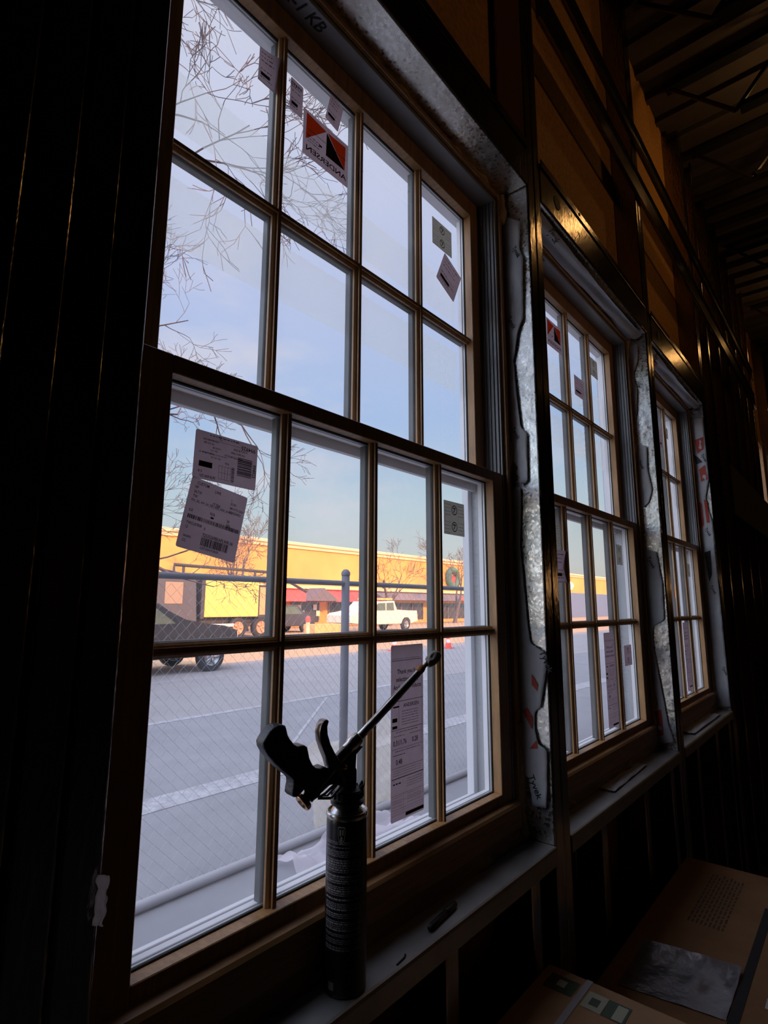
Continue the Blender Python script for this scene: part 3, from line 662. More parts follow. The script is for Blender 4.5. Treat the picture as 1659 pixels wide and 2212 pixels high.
# logo label (seen from behind, so mirrored)
def logo_label(label, cx, cz):
    S = Sticker(label, (cx, cz), .1225, .0980, 0, YU, r=.001)
    q = lambda x, z: S.pt(x - .3225, z - 1.3063, .0006)
    S.text('ANDERSEN', .0555, -.0370, .0165, mirror=True, sx=1.32)
    for k in range(3): S.scribble(-.050, -.018, -.004 - k * .006, .0035, k + 2)
    S.scribble(.002, .050, .0425, .0025, 7); S.scribble(-.020, -.010, -.008, .008, 8)
    S.done()
    b = MB(); b.poly([q(.2694, 1.3496), q(.3219, 1.3442), q(.268, 1.2916)]); b.poly([q(.3243, 1.3444), q(.376, 1.3463), q(.3739, 1.2907)]); b.build('orange_field', M_inko, S.root, recalc=False)
    b = MB(); b.poly([q(.3225, 1.3431), q(.3213, 1.2906), q(.3739, 1.2907)])
    for x0, x1, z in ((.274, .3202, 1.3163), (.3338, .3773, 1.3163)):
        b.poly([q(x0, z - .0006) - Vector((0, .0003, 0)), q(x1, z - .0006) - Vector((0, .0003, 0)), q(x1, z + .0006) - Vector((0, .0003, 0)), q(x0, z + .0006) - Vector((0, .0003, 0))])
    b.build('black_wedge', M_ink, S.root, recalc=False)
logo_label('square orange and black logo label, second pane of the nearest upper sash', .3225, 1.3063)
logo_label('orange and black logo label in the second window, beside the stud', P + .3245, 1.3290)
logo_label('orange and black logo label on the third window, hidden mostly by the stud', 2 * P + .3245, 1.3290)
small_label('paper label with a folded corner in the third pane of the second window', (1.6145, 1.2070), .094, .077, YU, 0, sd=21)
recycle_label('square grey label in the top right pane of the second window', (1.7800, 1.3400), .080, .076, YU)
recycle_label('square grey label in the right column of the second lower sash, upper one', (1.7950, .5990), .064, .0745, YL)
recycle_label('square grey label in the right column of the second lower sash, lower one', (1.8200, .2360), .083, .072, YL, m=M_paper)
tall_label('tall information label in the second window', (1.6300, .1700), .0985, .3060, YL)
tall_label('tall information label in the third window', (2.7040, .1770), .0985, .3160, YL)
small_label('curled paper label peeling off beside the stud in the second window', (1.2450, .5260), .094, .095, YL - .001, 0, sd=30, curl=lambda u, v: .022 * abs(v - .5) * u)
recycle_label('dark grey label above the curled paper in the second window', (1.2250, .6190), .080, .070, YL)
recycle_label('small grey label in the lower sash of the third window', (2.8770, .5960), .050, .066, YL)
recycle_label('small grey label in the upper sash of the third window', (2.8450, 1.3330), .072, .060, YU)
small_label('paper label left of the grey one in the upper sash of the third window', (2.7250, 1.2750), .060, .110, YU, 0, sd=33)

# ------------------------------------------------------------------ foam gun on its can
GC = Vector((.29, -.045, 0)); ga = math.radians(-10); gt = Vector((math.cos(ga), math.sin(ga), 0)); gn = Vector((-math.sin(ga), math.cos(ga), 0))
def g(s, z, w=0): return GC + gt * s + gn * w + Vector((0, 0, z))
gun = empty('foam_gun', 'black and metal spray foam gun screwed on its black can, standing on the nearest sill', 'foam gun')
zb0 = -.113
mb = MB(); mb.lathe([(0, 0.003), (.024, .001), (.027, 0), (.0295, .001), (.030, .005), (.0296, .008), (.0296, .2150), (.0292, .2200), (.0286, .2215)], (GC.x, GC.y, zb0), 56)
can = mb.build('can', mat('can_paint', (.018, .016, .018), .30, metal=.3, spec=.6, noise_s=200, var=.1), gun, smooth=True)
mb = MB(); mb.lathe([(.0286, .2215), (.0300, .2235), (.0308, .2265), (.0304, .2295), (.0288, .2305), (.0272, .2290), (.0262, .2265)], (GC.x, GC.y, zb0), 56); mb.build('rim', M_chrome, gun, smooth=True)
mb = MB(); mb.lathe([(.0264, .2262), (.0240, .2290), (.0200, .2345), (.0165, .2380), (.0150, .2400), (.0150, .2440), (0, .2440)], (GC.x, GC.y, zb0), 48); mb.build('dome', M_chrome, gun, smooth=True)
# print on the can, wrapped round it
def canpt(a, z, e=.0003): return Vector((GC.x + (.0296 + e) * math.cos(a), GC.y + (.0296 + e) * math.sin(a), zb0 + z))
lb = MB(); rnd = random.Random(4); face = math.atan2(CAM.y - GC.y, CAM.x - GC.x)
def cr_(a0, a1, z0, z1):
    n = max(1, int(abs(a1 - a0) / .12))
    for k in range(n):
        u, v = a0 + (a1 - a0) * k / n, a0 + (a1 - a0) * (k + 1) / n
        lb.poly([canpt(u, z0), canpt(v, z0), canpt(v, z1), canpt(u, z1)])
z = .196
while z > .060:
    hh = rnd.choice((.0010, .0010, .0014, .0022)); a = face - 1.15
    while a < face + .70:
        w = rnd.uniform(.05, .28); cr_(a, min(a + w, face + .75), z - hh, z); a += w + .035
    z -= hh + rnd.choice((.0011, .0012, .0038, .0013))
cr_(face - .85, face - .55, .009, .019)
lb.build('label_print', mat('grey_print', (.30, .28, .29), .5), gun, recalc=False)
lb = MB()   # shield emblem
def sh(u, v): return canpt(face - .25 - u, .2010 + v, .0004)
outl = [(-.18, .014), (-.09, .0155), (0, .0145), (.09, .0155), (.18, .014), (.18, .004), (.13, -.003), (0, -.008), (-.13, -.003), (-.18, .004)]
for k in range(len(outl)):
    p0, p1 = outl[k], outl[(k + 1) % len(outl)]; c_ = .86
    lb.poly([sh(*p0), sh(*p1), sh(p1[0] * c_, (p1[1] - .004) * c_ + .004), sh(p0[0] * c_, (p0[1] - .004) * c_ + .004)])
lb.poly([sh(-.10, .004), sh(-.10, .012), sh(-.03, .0105), sh(-.03, .004)]); lb.poly([sh(.02, .003), sh(.02, .011), sh(.10, .011), sh(.10, .003)]); lb.poly([sh(-.04, -.004), sh(.05, -.004), sh(.05, .002), sh(-.04, .002)])
lb.build('shield_emblem', mat('pale_print', (.30, .28, .22), .5), gun, recalc=False)
# adaptor collar with crown teeth
mb = MB(); mb.lathe([(.0150, .2385), (.0235, .2385), (.0245, .2400), (.0245, .2425), (.0180, .2440), (.0180, .2460), (.0225, .2470), (.0230, .2560), (.0215, .2580), (.0130, .2590), (.0130, .2640), (0, .2640)], (GC.x, GC.y, zb0), 40)
for k in range(18):
    a = 2 * math.pi * k / 18; mb.box(-.0015, .0015, -.002, .002, 0, .008)
    for v in mb.b.verts[-8:]:
        x, y, z = v.co; y += .0225; v.co = Vector((GC.x + x * math.cos(a) - y * math.sin(a), GC.y + x * math.sin(a) + y * math.cos(a), zb0 + .2475 + z))
mb.build('adaptor_collar', M_blackp, gun, smooth=False)
mb = MB()
for k in range(7):
    a = -.55 + k * .20; c = g(.0175 + .006 * math.cos(a * 2), .142, 0) + Vector((0, 0, 0)); rr = .0032
    ang = -.9 + k * .33; c = Vector((GC.x + .020 * math.cos(ang), GC.y + .020 * math.sin(ang), .1400)); top = c + Vector((.002 * math.cos(ang), .002 * math.sin(ang), .010 + .004 * math.sin(k * 1.9)))
    mb.tube([c, c.lerp(top, .5), top], [rr, rr * 1.05, rr * .5], 8)
mb.tube([g(.027, .137), g(.030, .142), g(.0315, .1475), g(.0318, .151)], [.0012, .0011, .0010, .0006], 6)
mb.build('dried_foam', mat('grey_dried_foam', (.10, .09, .085), .7, noise_s=40), gun, smooth=True)
# grip
HP = [(-0.1463, 0.2314), (-0.1449, 0.2243), (-0.1392, 0.2152), (-0.129, 0.2034), (-0.1199, 0.195), (-0.1108, 0.187), (-0.1027, 0.1809), (-0.0986, 0.1764), (-0.0978, 0.1712), (-0.0997, 0.1622), (-0.0998, 0.1581), (-0.0966, 0.1544), (-0.0915, 0.1537), (-0.0859, 0.1568), (-0.0802, 0.1613), (-0.0768, 0.1621), (-0.0707, 0.1567), (-0.0658, 0.15), (-0.0528, 0.159), (-0.0384, 0.172), (-0.0372, 0.1767), (-0.0417, 0.1819), (-0.0474, 0.1851), (-0.0547, 0.184), (-0.0621, 0.1862), (-0.0682, 0.1916), (-0.0733, 0.2011), (-0.0753, 0.2091), (-0.0773, 0.2162), (-0.0821, 0.2193), (-0.088, 0.2197), (-0.0932, 0.2195), (-0.0985, 0.2231), (-0.1045, 0.2297), (-0.1087, 0.2359), (-0.1113, 0.2448), (-0.1131, 0.2489), (-0.1177, 0.2509), (-0.1244, 0.2512), (-0.1309, 0.2488), (-0.1372, 0.2444), (-0.1423, 0.2377)]
mb = MB(); mb.pillow(HP, g, .0125, .0040, 5); grip = mb.build('grip', M_blackp, gun, smooth=True)
# the open butt of the grip: a raised rim round a hollow
ca_, cb_ = Vector((-.1448, .2302)), Vector((-.1255, .2508)); ax = (cb_ - ca_).normalized(); nn = Vector((-ax.y, ax.x))
mb = MB(); ring = []
for k in range(28):
    a = 2 * math.pi * k / 28; c_ = (ca_ + cb_) / 2 + ax * .0125 * math.cos(a) + nn * .0006; ring.append(g(c_.x, c_.y, .0105 * math.sin(a)))
mb.tube(ring + [ring[0]], .0016, 6, cap=False); mb.build('butt_rim', M_blackp, gun, smooth=True)
# body casting
BP = [(-0.0655, 0.141), (-0.07, 0.1518), (-0.0577, 0.1599), (-0.0385, 0.1759), (-0.021, 0.1889), (-0.0121, 0.1975), (-0.0031, 0.2074), (0.0241, 0.2013), (0.0119, 0.1918), (0.0108, 0.1735), (0.0125, 0.1702), (0.0127, 0.1549), (0.0114, 0.1420), (-0.0019, 0.1425), (-0.0138, 0.1527), (-0.0203, 0.1569), (-0.0400, 0.1575), (-0.0548, 0.145)]
mb = MB(); mb.pillow(BP, g, .0065, .0015, 3); mb.build('body', M_blackm, gun, smooth=True)
mb = MB(); mb.tube([g(-.0680, .1455), g(-.040, .1690), g(-.012, .1925), g(.010, .2080)], [.0085, .0085, .0085, .0085], 20); mb.build('valve_tube', mat('dark_plated', (.16, .15, .14), .3, metal=1), gun, smooth=True)
# trigger guard link with its slot
mb = MB()
for w0 in (-.0060, .0048):
    for a, b in (((-.0548, .1440), (-.0326, .1396)), ((-.0326, .1396), (-.0138, .1527)), ((-.0138, .1527), (-.0203, .1569)), ((-.0425, .1480), (-.0240, .1580)), ((-.0548, .1440), (-.0425, .1480))):
        A, B = Vector(a), Vector(b); d_ = (B - A).normalized(); n_ = Vector((-d_.y, d_.x)) * .0019
        mb.prism([tuple(A + n_), tuple(A - n_), tuple(B - n_), tuple(B + n_)], g, w0, w0 + .0012)
mb.build('link_plate', mat('satin_steel', (.45, .43, .42), .35, metal=.9), gun)
# trigger
TP = [(-0.0428, 0.2483), (-0.0478, 0.2472), (-0.0526, 0.2413), (-0.0548, 0.2317), (-0.0533, 0.2196), (-0.048, 0.207), (-0.0408, 0.192), (-0.036, 0.1784), (-0.0271, 0.1749), (-0.0206, 0.1678), (-0.0138, 0.1532), (-0.006, 0.1503), (-0.0088, 0.1628), (-0.0143, 0.1757), (-0.0178, 0.1873), (-0.0277, 0.1999), (-0.0356, 0.2131), (-0.041, 0.2278), (-0.0419, 0.238), (-0.0396, 0.2457)]
mb = MB(); mb.pillow(TP, g, .0085, .0030, 4); mb.build('trigger', mat('dark_copper_metal', (.22, .17, .14), .22, metal=1.0), gun, smooth=True)
mb = MB(); mb.lathe([(0, -.0105), (.0042, -.0105), (.0042, .0105), (0, .0105)], g(-.012, .178), 16, gn); mb.build('pivot_pin', M_brass, gun, smooth=True)
# barrel, ferrule, nozzle
b0, b1 = (.0175, .2115), (.1560, .3078)
bd = (Vector(b1) - Vector(b0))
mb = MB(); mb.tube([g(-.004, .1985), g(.004, .2035), g(.0065, .2055), g(.0175, .2125), g(.0195, .2140), g(.0200, .2144)], [.0085, .0088, .0105, .0105, .0098, .0070], 24); mb.build('ferrule', M_chrome, gun, smooth=True)
mb = MB(); mb.tube([g(b0[0] + bd.x * t, b0[1] + bd.y * t) for t in (0, .2, .4, .41, .6, .62, .9, .97, 1)], [.0066, .0065, .0064, .0067, .0066, .0063, .0060, .0052, .0034], 20)
brl = mb.build('barrel', mat('spattered_steel', (.55, .52, .48), .25, metal=1.0, noise_s=45, var=.6), gun, smooth=True)
mb = MB(); mb.tube([g(.148, .3022), g(.160, .3105), g(.166, .3145)], [.0046, .0034, .0034], 14); mb.build('nozzle', mat('dull_brass', (.22, .13, .07), .4, metal=.8), gun, smooth=True)
mb = MB(); bmesh.ops.create_icosphere(mb.b, subdivisions=4, radius=1)
tipc = Vector((.1800, .3215)); td = bd.normalized(); tn = Vector((-td.y, td.x))
for v in mb.b.verts:
    a, b, c = v.co; k = 1 + .22 * nz3(v.co * 1.6) + .10 * nz3(v.co * 4.2); rad = (.0092 - .0022 * a) if a > -.2 else .0098
    q = tipc + td * a * .0185 * k + tn * b * (.0100 - .0015 * a) * k; v.co = g(q.x, q.y, c * .0098 * k)
mb.build('foam_blob', mat('grey_foam_blob', (.36, .33, .28), .6, noise_s=50, var=.4, bump=.5, bump_s=90), gun, smooth=True)
mb = MB(); mb.tube([g(.1440, .3010), g(.150, .3055), g(.155, .3080)], [.0068, .0074, .0055], 10); mb.build('foam_crust', mat('orange_crust', (.42, .18, .06), .7), gun, smooth=True)
# flow knob at the back
mb = MB(); ka = (g(-.0755, .1415) - g(-.0680, .1470)).normalized(); kc = g(-.0700, .1455)
mb.lathe([(0, -.004), (.0060, -.004), (.0060, .001), (.0112, .002), (.0128, .004), (.0128, .0085), (.0118, .0098), (.0092, .0098), (.0040, .0060), (0, .0055)], kc, 36, ka); mb.build('flow_knob', M_brass, gun, smooth=True)
mb = MB(); mb.tube([g(-.0730, .1590), g(-.0722, .1550), g(-.0735, .1515), g(-.0750, .1480)], [.0018, .0020, .0022, .0022], 8); mb.build('knob_stem', M_brass, gun, smooth=True)

# ------------------------------------------------------------------ cardboard boxes on the floor stack
def carton(name, label, x0, x1, y0, y1, z0, z1, m=M_card):
    r = empty(name, label, 'box', 'cardboard boxes under the windows')
    MB().box(x0, x1, y0, y1, z0, z1 - .004, .004, 2).build('carton_body', m, r)
    ym = (y0 + y1) / 2
    MB().box(x0 + .001, x1 - .001, y0 + .001, ym - .0015, z1 - .004, z1, .0012).box(x0 + .001, x1 - .001, ym + .0015, y1 - .001, z1 - .004, z1, .0012).build('top_flap', m, r)
    return r
BZ = -.42
big = carton('cardboard_box', 'large cardboard box with a black strip and a silver film patch, behind the small box', .99, 1.88, -.80, -.105, ZF + .002, BZ)
MB().box(1.03, 1.66, -.372, -.352, BZ, BZ + .0006).build('black_strip', M_ink, big)
def ff(u, v): return Vector((1.06 + u * .20 + v * .03, -.145 - v * .205, BZ + .0015 + .004 * abs(nz3((u * 3, v * 4, 1))) + .012 * (u ** 6)))
o = MB().grid(ff, 14, 14).build('silver_film_patch', M_film, big, smooth=True)
b = MB(); 
rnd = random.Random(2)
for k in range(9):
    y = -.20 - k * .010; x = 1.45
    while x < 1.78:
        w = rnd.uniform(.01, .03); b.poly([(x, y, BZ + .0007), (x + w, y, BZ + .0007), (x + w, y - .005, BZ + .0007), (x, y - .005, BZ + .0007)]); x += w + .008
b.build('faded_print', mat('faded_ink', (.09, .06, .04), .8), big, recalc=False)
MB().poly([(1.185, -.405, BZ + .001), (1.225, -.405, BZ + .001), (1.225, -.425, BZ + .001), (1.185, -.425, BZ + .001)]).build('white_tag', M_white, big, recalc=False)
SZ = -.30
small = carton('cardboard_box', 'small cardboard box with green and white stickers and clear tape, nearest the camera', .40, .835, -.62, -.092, ZF + .002, SZ, mat('fresh_cardboard', (.42, .24, .12), .75, noise_s=7, var=.2, bump=.06, bump_s=160))
def top_rect(x0, x1, y0, y1, m, nm, dz=.0008): 
    return MB().poly([(x0, y0, SZ + dz), (x1, y0, SZ + dz), (x1, y1, SZ + dz), (x0, y1, SZ + dz)]).build(nm, m, small, recalc=False)
M_green = mat('green_label', (.05, .085, .05), .5); M_cream = mat('cream_label', (.42, .42, .30), .5)
top_rect(.765, .812, -.165, -.110, M_green, 'green_label'); top_rect(.780, .800, -.146, -.130, M_cream, 'green_label_panel', .0012)
top_rect(.755, .805, -.222, -.186, M_cream, 'white_label'); top_rect(.768, .790, -.212, -.196, M_green, 'white_label_stamp', .0012)
top_rect(.755, .805, -.262, -.223, M_green, 'green_label'); top_rect(.757, .800, -.258, -.240, M_cream, 'green_label_panel', .0012)
top_rect(.40, .834, -.182, -.170, M_tape, 'clear_tape', .0010)
# leaning dark panel at the right edge
mb = MB(); mb.prism([(0, 0), (.60, 0), (.60, .80), (.0, .80)], lambda u, v, w: Vector((4.35 + u * 1.2, YS - .05 - v * .30 - w, -.62 + v * .95)), 0, .03, .004)
o = mb.build('leaning_board', M_card); tag(o, 'brown board leaning toward the room at the right edge', 'board')
mb = MB(); mb.box(4.3, 5.6, -.75, YS - .03, ZF + .002, -.62, .01); o = mb.build('cardboard_box', M_card); tag(o, 'low dark cardboard box under the leaning board, far right', 'box', 'cardboard boxes under the windows')

# ------------------------------------------------------------------ ceiling steel: joists and pipes
for k, x in enumerate((1.55, 2.15, 2.75, 3.35, 4.6, 5.8, 7.0, 8.2)):
    r = empty('bar_joist', 'dark open-web steel joist under the ceiling, number %d from the camera' % (k + 1) if False else ['nearest', 'second', 'third', 'fourth', 'fifth', 'sixth', 'seventh', 'farthest'][k] + ' dark open-web steel joist under the ceiling, counting from the camera', 'joist', 'roof joists')
    MB().box(x - .03, x + .03, -6.1, YS - .02, ZC - .03, ZC - .004).build('top_chord', M_blackm, r)
    MB().box(x - .03, x + .03, -6.0, YS - .35, ZC - .36, ZC - .33).build('bottom_chord', M_blackm, r)
    mb = MB(); y = YS - .05; up_ = True
    while y > -5.9:
        mb.tube([(x, y, ZC - .03 if up_ else ZC - .345), (x, y - .28, ZC - .345 if up_ else ZC - .03)], .011, 6); y -= .28; up_ = not up_
    mb.build('web_rods', M_blackm, r)
mb = MB(); mb.tube([(1.2, -1.2, 2.86), (9.5, -1.2, 2.86)], .03, 12); o = mb.build('conduit_pipe', M_steelr, smooth=True); tag(o, 'thin steel pipe running along the dark ceiling, top right', 'pipe')

# ================================================================== OUTSIDE
M_asph = mat('asphalt', (.235, .235, .25), .9, noise_s=2.2, var=.12, bump=.1, bump_s=30)
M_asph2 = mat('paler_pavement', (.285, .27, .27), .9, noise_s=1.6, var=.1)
M_paint = mat('worn_line_paint', (.36, .36, .38), .8, noise_s=16, var=.35)
gnd = MB().box(-40, 140, .13, 140, ZF - .2, ZF).build('ground', M_asph); struct(gnd)
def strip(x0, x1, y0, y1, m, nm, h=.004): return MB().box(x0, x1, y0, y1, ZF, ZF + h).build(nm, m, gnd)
strip(-10, 60, 6.55, 12.3, M_asph2, 'pale_pavement', .003); strip(-10, 90, 12.3, 30.0, mat('tan_apron', (.52, .34, .20), .85, noise_s=1.2, var=.1), 'tan_apron', .003)  # warm tan strip paints the sunlit ground beyond the building's shadow edge
strip(2, 9.5, 6.40, 6.54, M_paint, 'painted_line', .005); strip(0, 12, 3.50, 3.80, M_paint, 'painted_line', .005); strip(2, 20, 10.0, 10.08, M_paint, 'painted_line', .006)
mb = MB(); mb.prism([(3.4, 3.9), (3.46, 3.9), (6.4, 6.3), (6.33, 6.3)], lambda u, v, w: Vector((u, v, w)), ZF, ZF + .005); mb.build('painted_line', M_paint, gnd)

# chain-link fence
FY = 2.25; FT = .57
M_galv = mat('fence_galvanised', (.12, .12, .14), .6)
fence = empty('chain_link_fence', 'chain-link fence with grey posts between the building and the parking lot', 'fence')
for k in range(-1, 4):
    x = .86 + k * 1.77
    mb = MB(); mb.tube([(x, FY, ZF), (x, FY, FT + .06)], .030, 14); mb.lathe([(.034, 0), (.034, .02), (.02, .04), (0, .045)], (x, FY, FT + .06), 14); mb.build('post', M_galv, fence, smooth=True)
MB().tube([(-1, FY, FT), (6.2, FY, FT)], .019, 12).build('top_rail', M_galv, fence, smooth=True)
MB().tube([(-1, FY, ZF + .03), (6.2, FY, ZF + .03)], .026, 12).build('bottom_rail', mat('pale_rail', (.34, .34, .36), .5), fence, smooth=True)
mb = MB(); dg = .070; x = .4
rows = int((FT - ZF - .06) / (dg / 2)); k = 0
while x < 6.1:
    pts = []
    for j in range(rows + 1):
        s = 1 if (j + k) % 2 else -1
        pts.append((x + s * dg / 4, FY + .003 * s, ZF + .05 + j * dg / 2))
    mb.tube(pts, .0011 if x < 5 else .0014, 3, cap=False); x += dg / 2; k += 1
mb.build('wire_mesh', mat('fence_wire', (.40, .40, .43), .6), fence)

# plastic sheeting on the ground behind the glass
def fp(u, v):
    x = 1.95 + u * 1.0 + .12 * nz3((u * 3, v * 3, 4)); y = 1.55 + v * .62 + .15 * nz3((u * 2, v * 2, 8))
    return Vector((x, y, ZF + .03 + .16 * max(0, nz3((u * 3.1, v * 3.4, 1))) + .05 * abs(nz3((u * 11, v * 9, 2)))))
o = MB().grid(fp, 40, 30).build('plastic_sheet', M_plast, smooth=True); tag(o, 'crumpled translucent plastic sheet on the ground by the fence', 'plastic sheet')
def fq(u, v):
    x = 2.45 + u * .9 + .1 * nz3((u * 3, v * 3, 14)); y = 2.32 + v * .10 + .03 * nz3((u * 5, v * 5, 3))
    return Vector((x, y + .05 * nz3((u * 6, v * 6, 5)), ZF + .02 + v * .75 * (.7 + .5 * nz3((u * 4, 2, 1)))))
M_yplast = sheet_mat('yellowish_plastic', (.90, .82, .62), .45)
o = MB().grid(fq, 30, 20).build('plastic_sheet', M_yplast, smooth=True); tag(o, 'yellowish plastic sheet blown against the fence mesh', 'plastic sheet')

# shop building
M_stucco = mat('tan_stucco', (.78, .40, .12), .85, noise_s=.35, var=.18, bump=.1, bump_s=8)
M_trim = mat('cream_trim', (.80, .58, .36), .7)
M_red = mat('red_awning', (.75, .10, .09), .8)
M_gshop = mat('shop_glass', (.06, .055, .06), .15, spec=.6)
BY = 30.0
bld = empty('shop_building', 'long tan shop building with a red awning across the lot', 'building')
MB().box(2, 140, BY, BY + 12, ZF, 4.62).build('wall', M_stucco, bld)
MB().box(1.8, 140.2, BY - .25, BY + 12.2, 4.62, 4.85, .03).box(1.9, 140.1, BY - .12, BY, 4.40, 4.62).build('cornice', M_trim, bld)
MB().prism([(BY - 1.6, .66), (BY, 1.62), (BY, .66)], lambda u, v, w: Vector((w, u, v)), 17.6, 33.4).build('awning', M_red, bld)
MB().box(14.5, 60, BY - .35, BY, 1.55, 1.78, .02).build('fascia', M_trim, bld)
MB().prism([(BY - 1.5, .85), (BY - .2, 1.50), (BY - .2, .85)], lambda u, v, w: Vector((w, u, v)), 34.2, 62).build('grey_awning', mat('grey_awning', (.20, .17, .19), .8), bld)
MB().box(60, 139, BY - .3, BY, ZF, 2.2, .02).build('grey_storefront', mat('blue_grey_front', (.14, .20, .34), .6), bld)
for x0, x1 in ((17.8, 24.5), (25.6, 28.2), (29.2, 33.4), (34.6, 41), (42, 48), (49, 56)):
    f = MB().box(x0, x1, BY - .06, BY + .02, ZF + .3, .62).build('shop_window', M_gshop, bld)
    mb = MB(); n = int((x1 - x0) / 1.3)
    for q in range(n + 1): mb.box(x0 + (x1 - x0) * q / n - .04, x0 + (x1 - x0) * q / n + .04, BY - .12, BY - .05, ZF + .3, .62)
    mb.build('mullion', mat('shop_frame', (.25, .2, .18), .5), f)
MB().prism([(25.6, .70), (27.0, 1.60), (28.5, .70)], lambda u, v, w: Vector((u, w, v)), BY - 1.9, BY - .1).build('gable_canopy', mat('grey_canopy', (.16, .14, .16), .8), bld)
mb = MB()
for x, z in ((25.0, .2), (25.5, -.1), (26.1, .25), (26.4, -.15), (27.6, .28), (27.9, -.15)): mb.box(x, x + .34, BY - .14, BY - .10, z - .22, z + .18)
mb.build('window_poster', mat('pale_poster', (.8, .8, .7), .6), bld)  # pale patches paint sunlight reflected in the shop glass
mb = MB(); ring = [Vector((45.8 + .78 * math.cos(2 * math.pi * k / 24), BY - .2, 3.1 + .78 * math.sin(2 * math.pi * k / 24))) for k in range(25)]
mb.tube(ring, [.30 + .06 * nz3((k, 1, 2)) for k in range(25)], 8, cap=False); o = mb.build('wreath', mat('wreath_green', (.10, .22, .18), .9), smooth=True); tag(o, 'large round green wreath hanging on the tan wall', 'wreath')
mb = MB(); mb.box(45.4, 46.2, BY - .3, BY - .15, 2.5, 3.3, .1); mb.build('bow', M_red, o)
M_rsign = mat('red_sign', (.8, .12, .08), .5)
MB().box(44.6, 46.2, BY - 1.75, BY - 1.66, .9, 1.25).box(47.0, 48.8, BY - 1.75, BY - 1.66, .9, 1.25).build('red_sign', M_rsign, bld)

# ---- vehicles
M_tyre = mat('tyre', (.03, .03, .035), .8); M_rim = mat('alloy_wheel', (.45, .45, .46), .35, metal=.8)
M_carglass = mat('car_glass', (.10, .14, .11), .08, spec=.8)
def wheel(root, x, y, z, r, w=.22, face=-1, m=None):
    mb = MB(); mb.lathe([(r * .62, -w / 2), (r * .9, -w / 2), (r, -w * .35), (r, w * .35), (r * .9, w / 2), (r * .62, w / 2)], (x, y, z), 28, (0, 1, 0)); t = mb.build('wheel', M_tyre, root, smooth=True)
    mb = MB(); mb.lathe([(r * .63, -w * .42), (r * .56, -w * .46), (r * .52, -w * .2), (r * .15, -w * .25), (r * .13, -w * .45), (0, -w * .45)], (x, y, z), 28, (0, 1, 0) )
    for k in range(5):
        a = 2 * math.pi * k / 5; d = Vector((math.cos(a), 0, math.sin(a))); mb.tube([Vector((x, y - w * .40, z)) + d * r * .1, Vector((x, y - w * .42, z)) + d * r * .56], r * .07, 6)
    mb.build('hub', m or M_rim, t, smooth=True)
def car(name, label, cat, x0, y0, zs, prof, width, glassprof, wheels, m, r, lamps=None, extra=None):
    """prof: side outline (x,z); body is extruded across width with rounded sides"""
    root = empty(name, label, cat)
    MB().prism(prof, lambda u, v, w: Vector((x0 + u, y0 + w, ZF + v)), 0, width, .06, 3).build('body', m, root, smooth=False)
    for gp in glassprof:
        MB().prism(gp, lambda u, v, w: Vector((x0 + u, y0 + w, ZF + v)), -.012, width + .012).build('side_window', M_carglass, root)
    for u in wheels:
        wheel(root, x0 + u, y0 + .10, ZF + r, r); wheel(root, x0 + u, y0 + width - .10, ZF + r, r)
    return root
# dark pickup close by (its roof catches the sun)
blk = car('parked_pickup', 'dark parked pickup truck just past the fence, front wheel showing', 'pickup truck', 2.3, 10.95, 1,
    [(0, .45), (0, 1.05), (1.9, 1.05), (1.95, 1.50), (2.3, 1.56), (3.5, 1.55), (4.15, 1.12), (5.2, 1.03), (5.55, .92), (5.6, .50), (5.35, .36), (5.25, .36), (5.22, .62), (5.05, .74), (4.72, .74), (4.55, .62), (4.50, .34), (1.35, .34), (1.32, .62), (1.15, .74), (.85, .74), (.68, .62), (.64, .38)],
    1.9, [[(2.05, 1.10), (2.1, 1.42), (2.75, 1.46), (2.75, 1.08)], [(2.85, 1.08), (2.85, 1.46), (3.42, 1.45), (3.92, 1.10)]], (1.0, 4.88), mat('black_car_paint', (.03, .032, .038), .22, metal=.3, spec=.8), .33)
MB().prism([(3.53, 1.545), (3.50, 1.53), (4.12, 1.10), (4.17, 1.125)], lambda u, v, w: Vector((2.3 + u, 10.95 + w, ZF + v)), .12, 1.78).build('windscreen', M_carglass, blk)
MB().box(7.84, 7.93, 11.05, 11.4, -.40, -.22, .01).build('headlamp', M_white, blk)
MB().box(6.6, 7.3, 11.2, 12.6, -.06, -.03, .01).build('hood_scoop', M_blackm, blk)
# delivery truck with a yellow box
trk = empty('delivery_truck', 'dark truck with a sunlit yellow box body, twin rear axles', 'truck')
TY = 21.3
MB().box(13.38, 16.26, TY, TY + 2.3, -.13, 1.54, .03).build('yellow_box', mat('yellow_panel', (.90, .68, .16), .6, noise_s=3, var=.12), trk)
MB().box(10.6, 17.4, TY + .4, TY + 2.0, -.42, -.16, .02).box(13.2, 13.38, TY, TY + 2.3, -.2, 1.7, .01).box(16.26, 17.3, TY, TY + 2.3, -.2, 1.35, .02).build('chassis', mat('dark_truck', (.05, .05, .06), .6), trk)
MB().box(16.30, 17.25, TY - .03, TY, -.05, 1.25, .01).build('tool_locker', mat('faded_orange', (.75, .36, .18), .6), trk)
MB().prism([(11.0, -.6), (11.0, 1.72), (12.9, 1.75), (13.05, -.45), (12.4, -.6)], lambda u, v, w: Vector((u, TY + w, v)), 0, 2.3, .06, 2).build('cab', mat('grey_cab', (.09, .09, .11), .4), trk)
MB().box(11.5, 12.3, TY - .02, TY + .01, .45, 1.35, .005).build('cab_window', mat('dusty_window', (.34, .26, .20), .2), trk)
MB().prism([(9.0, -.5), (9.2, .35), (11.0, .75), (11.0, -.5)], lambda u, v, w: Vector((u, TY + w, v)), .1, 2.2, .08, 2).build('hood', mat('green_hood', (.22, .26, .20), .35), trk)
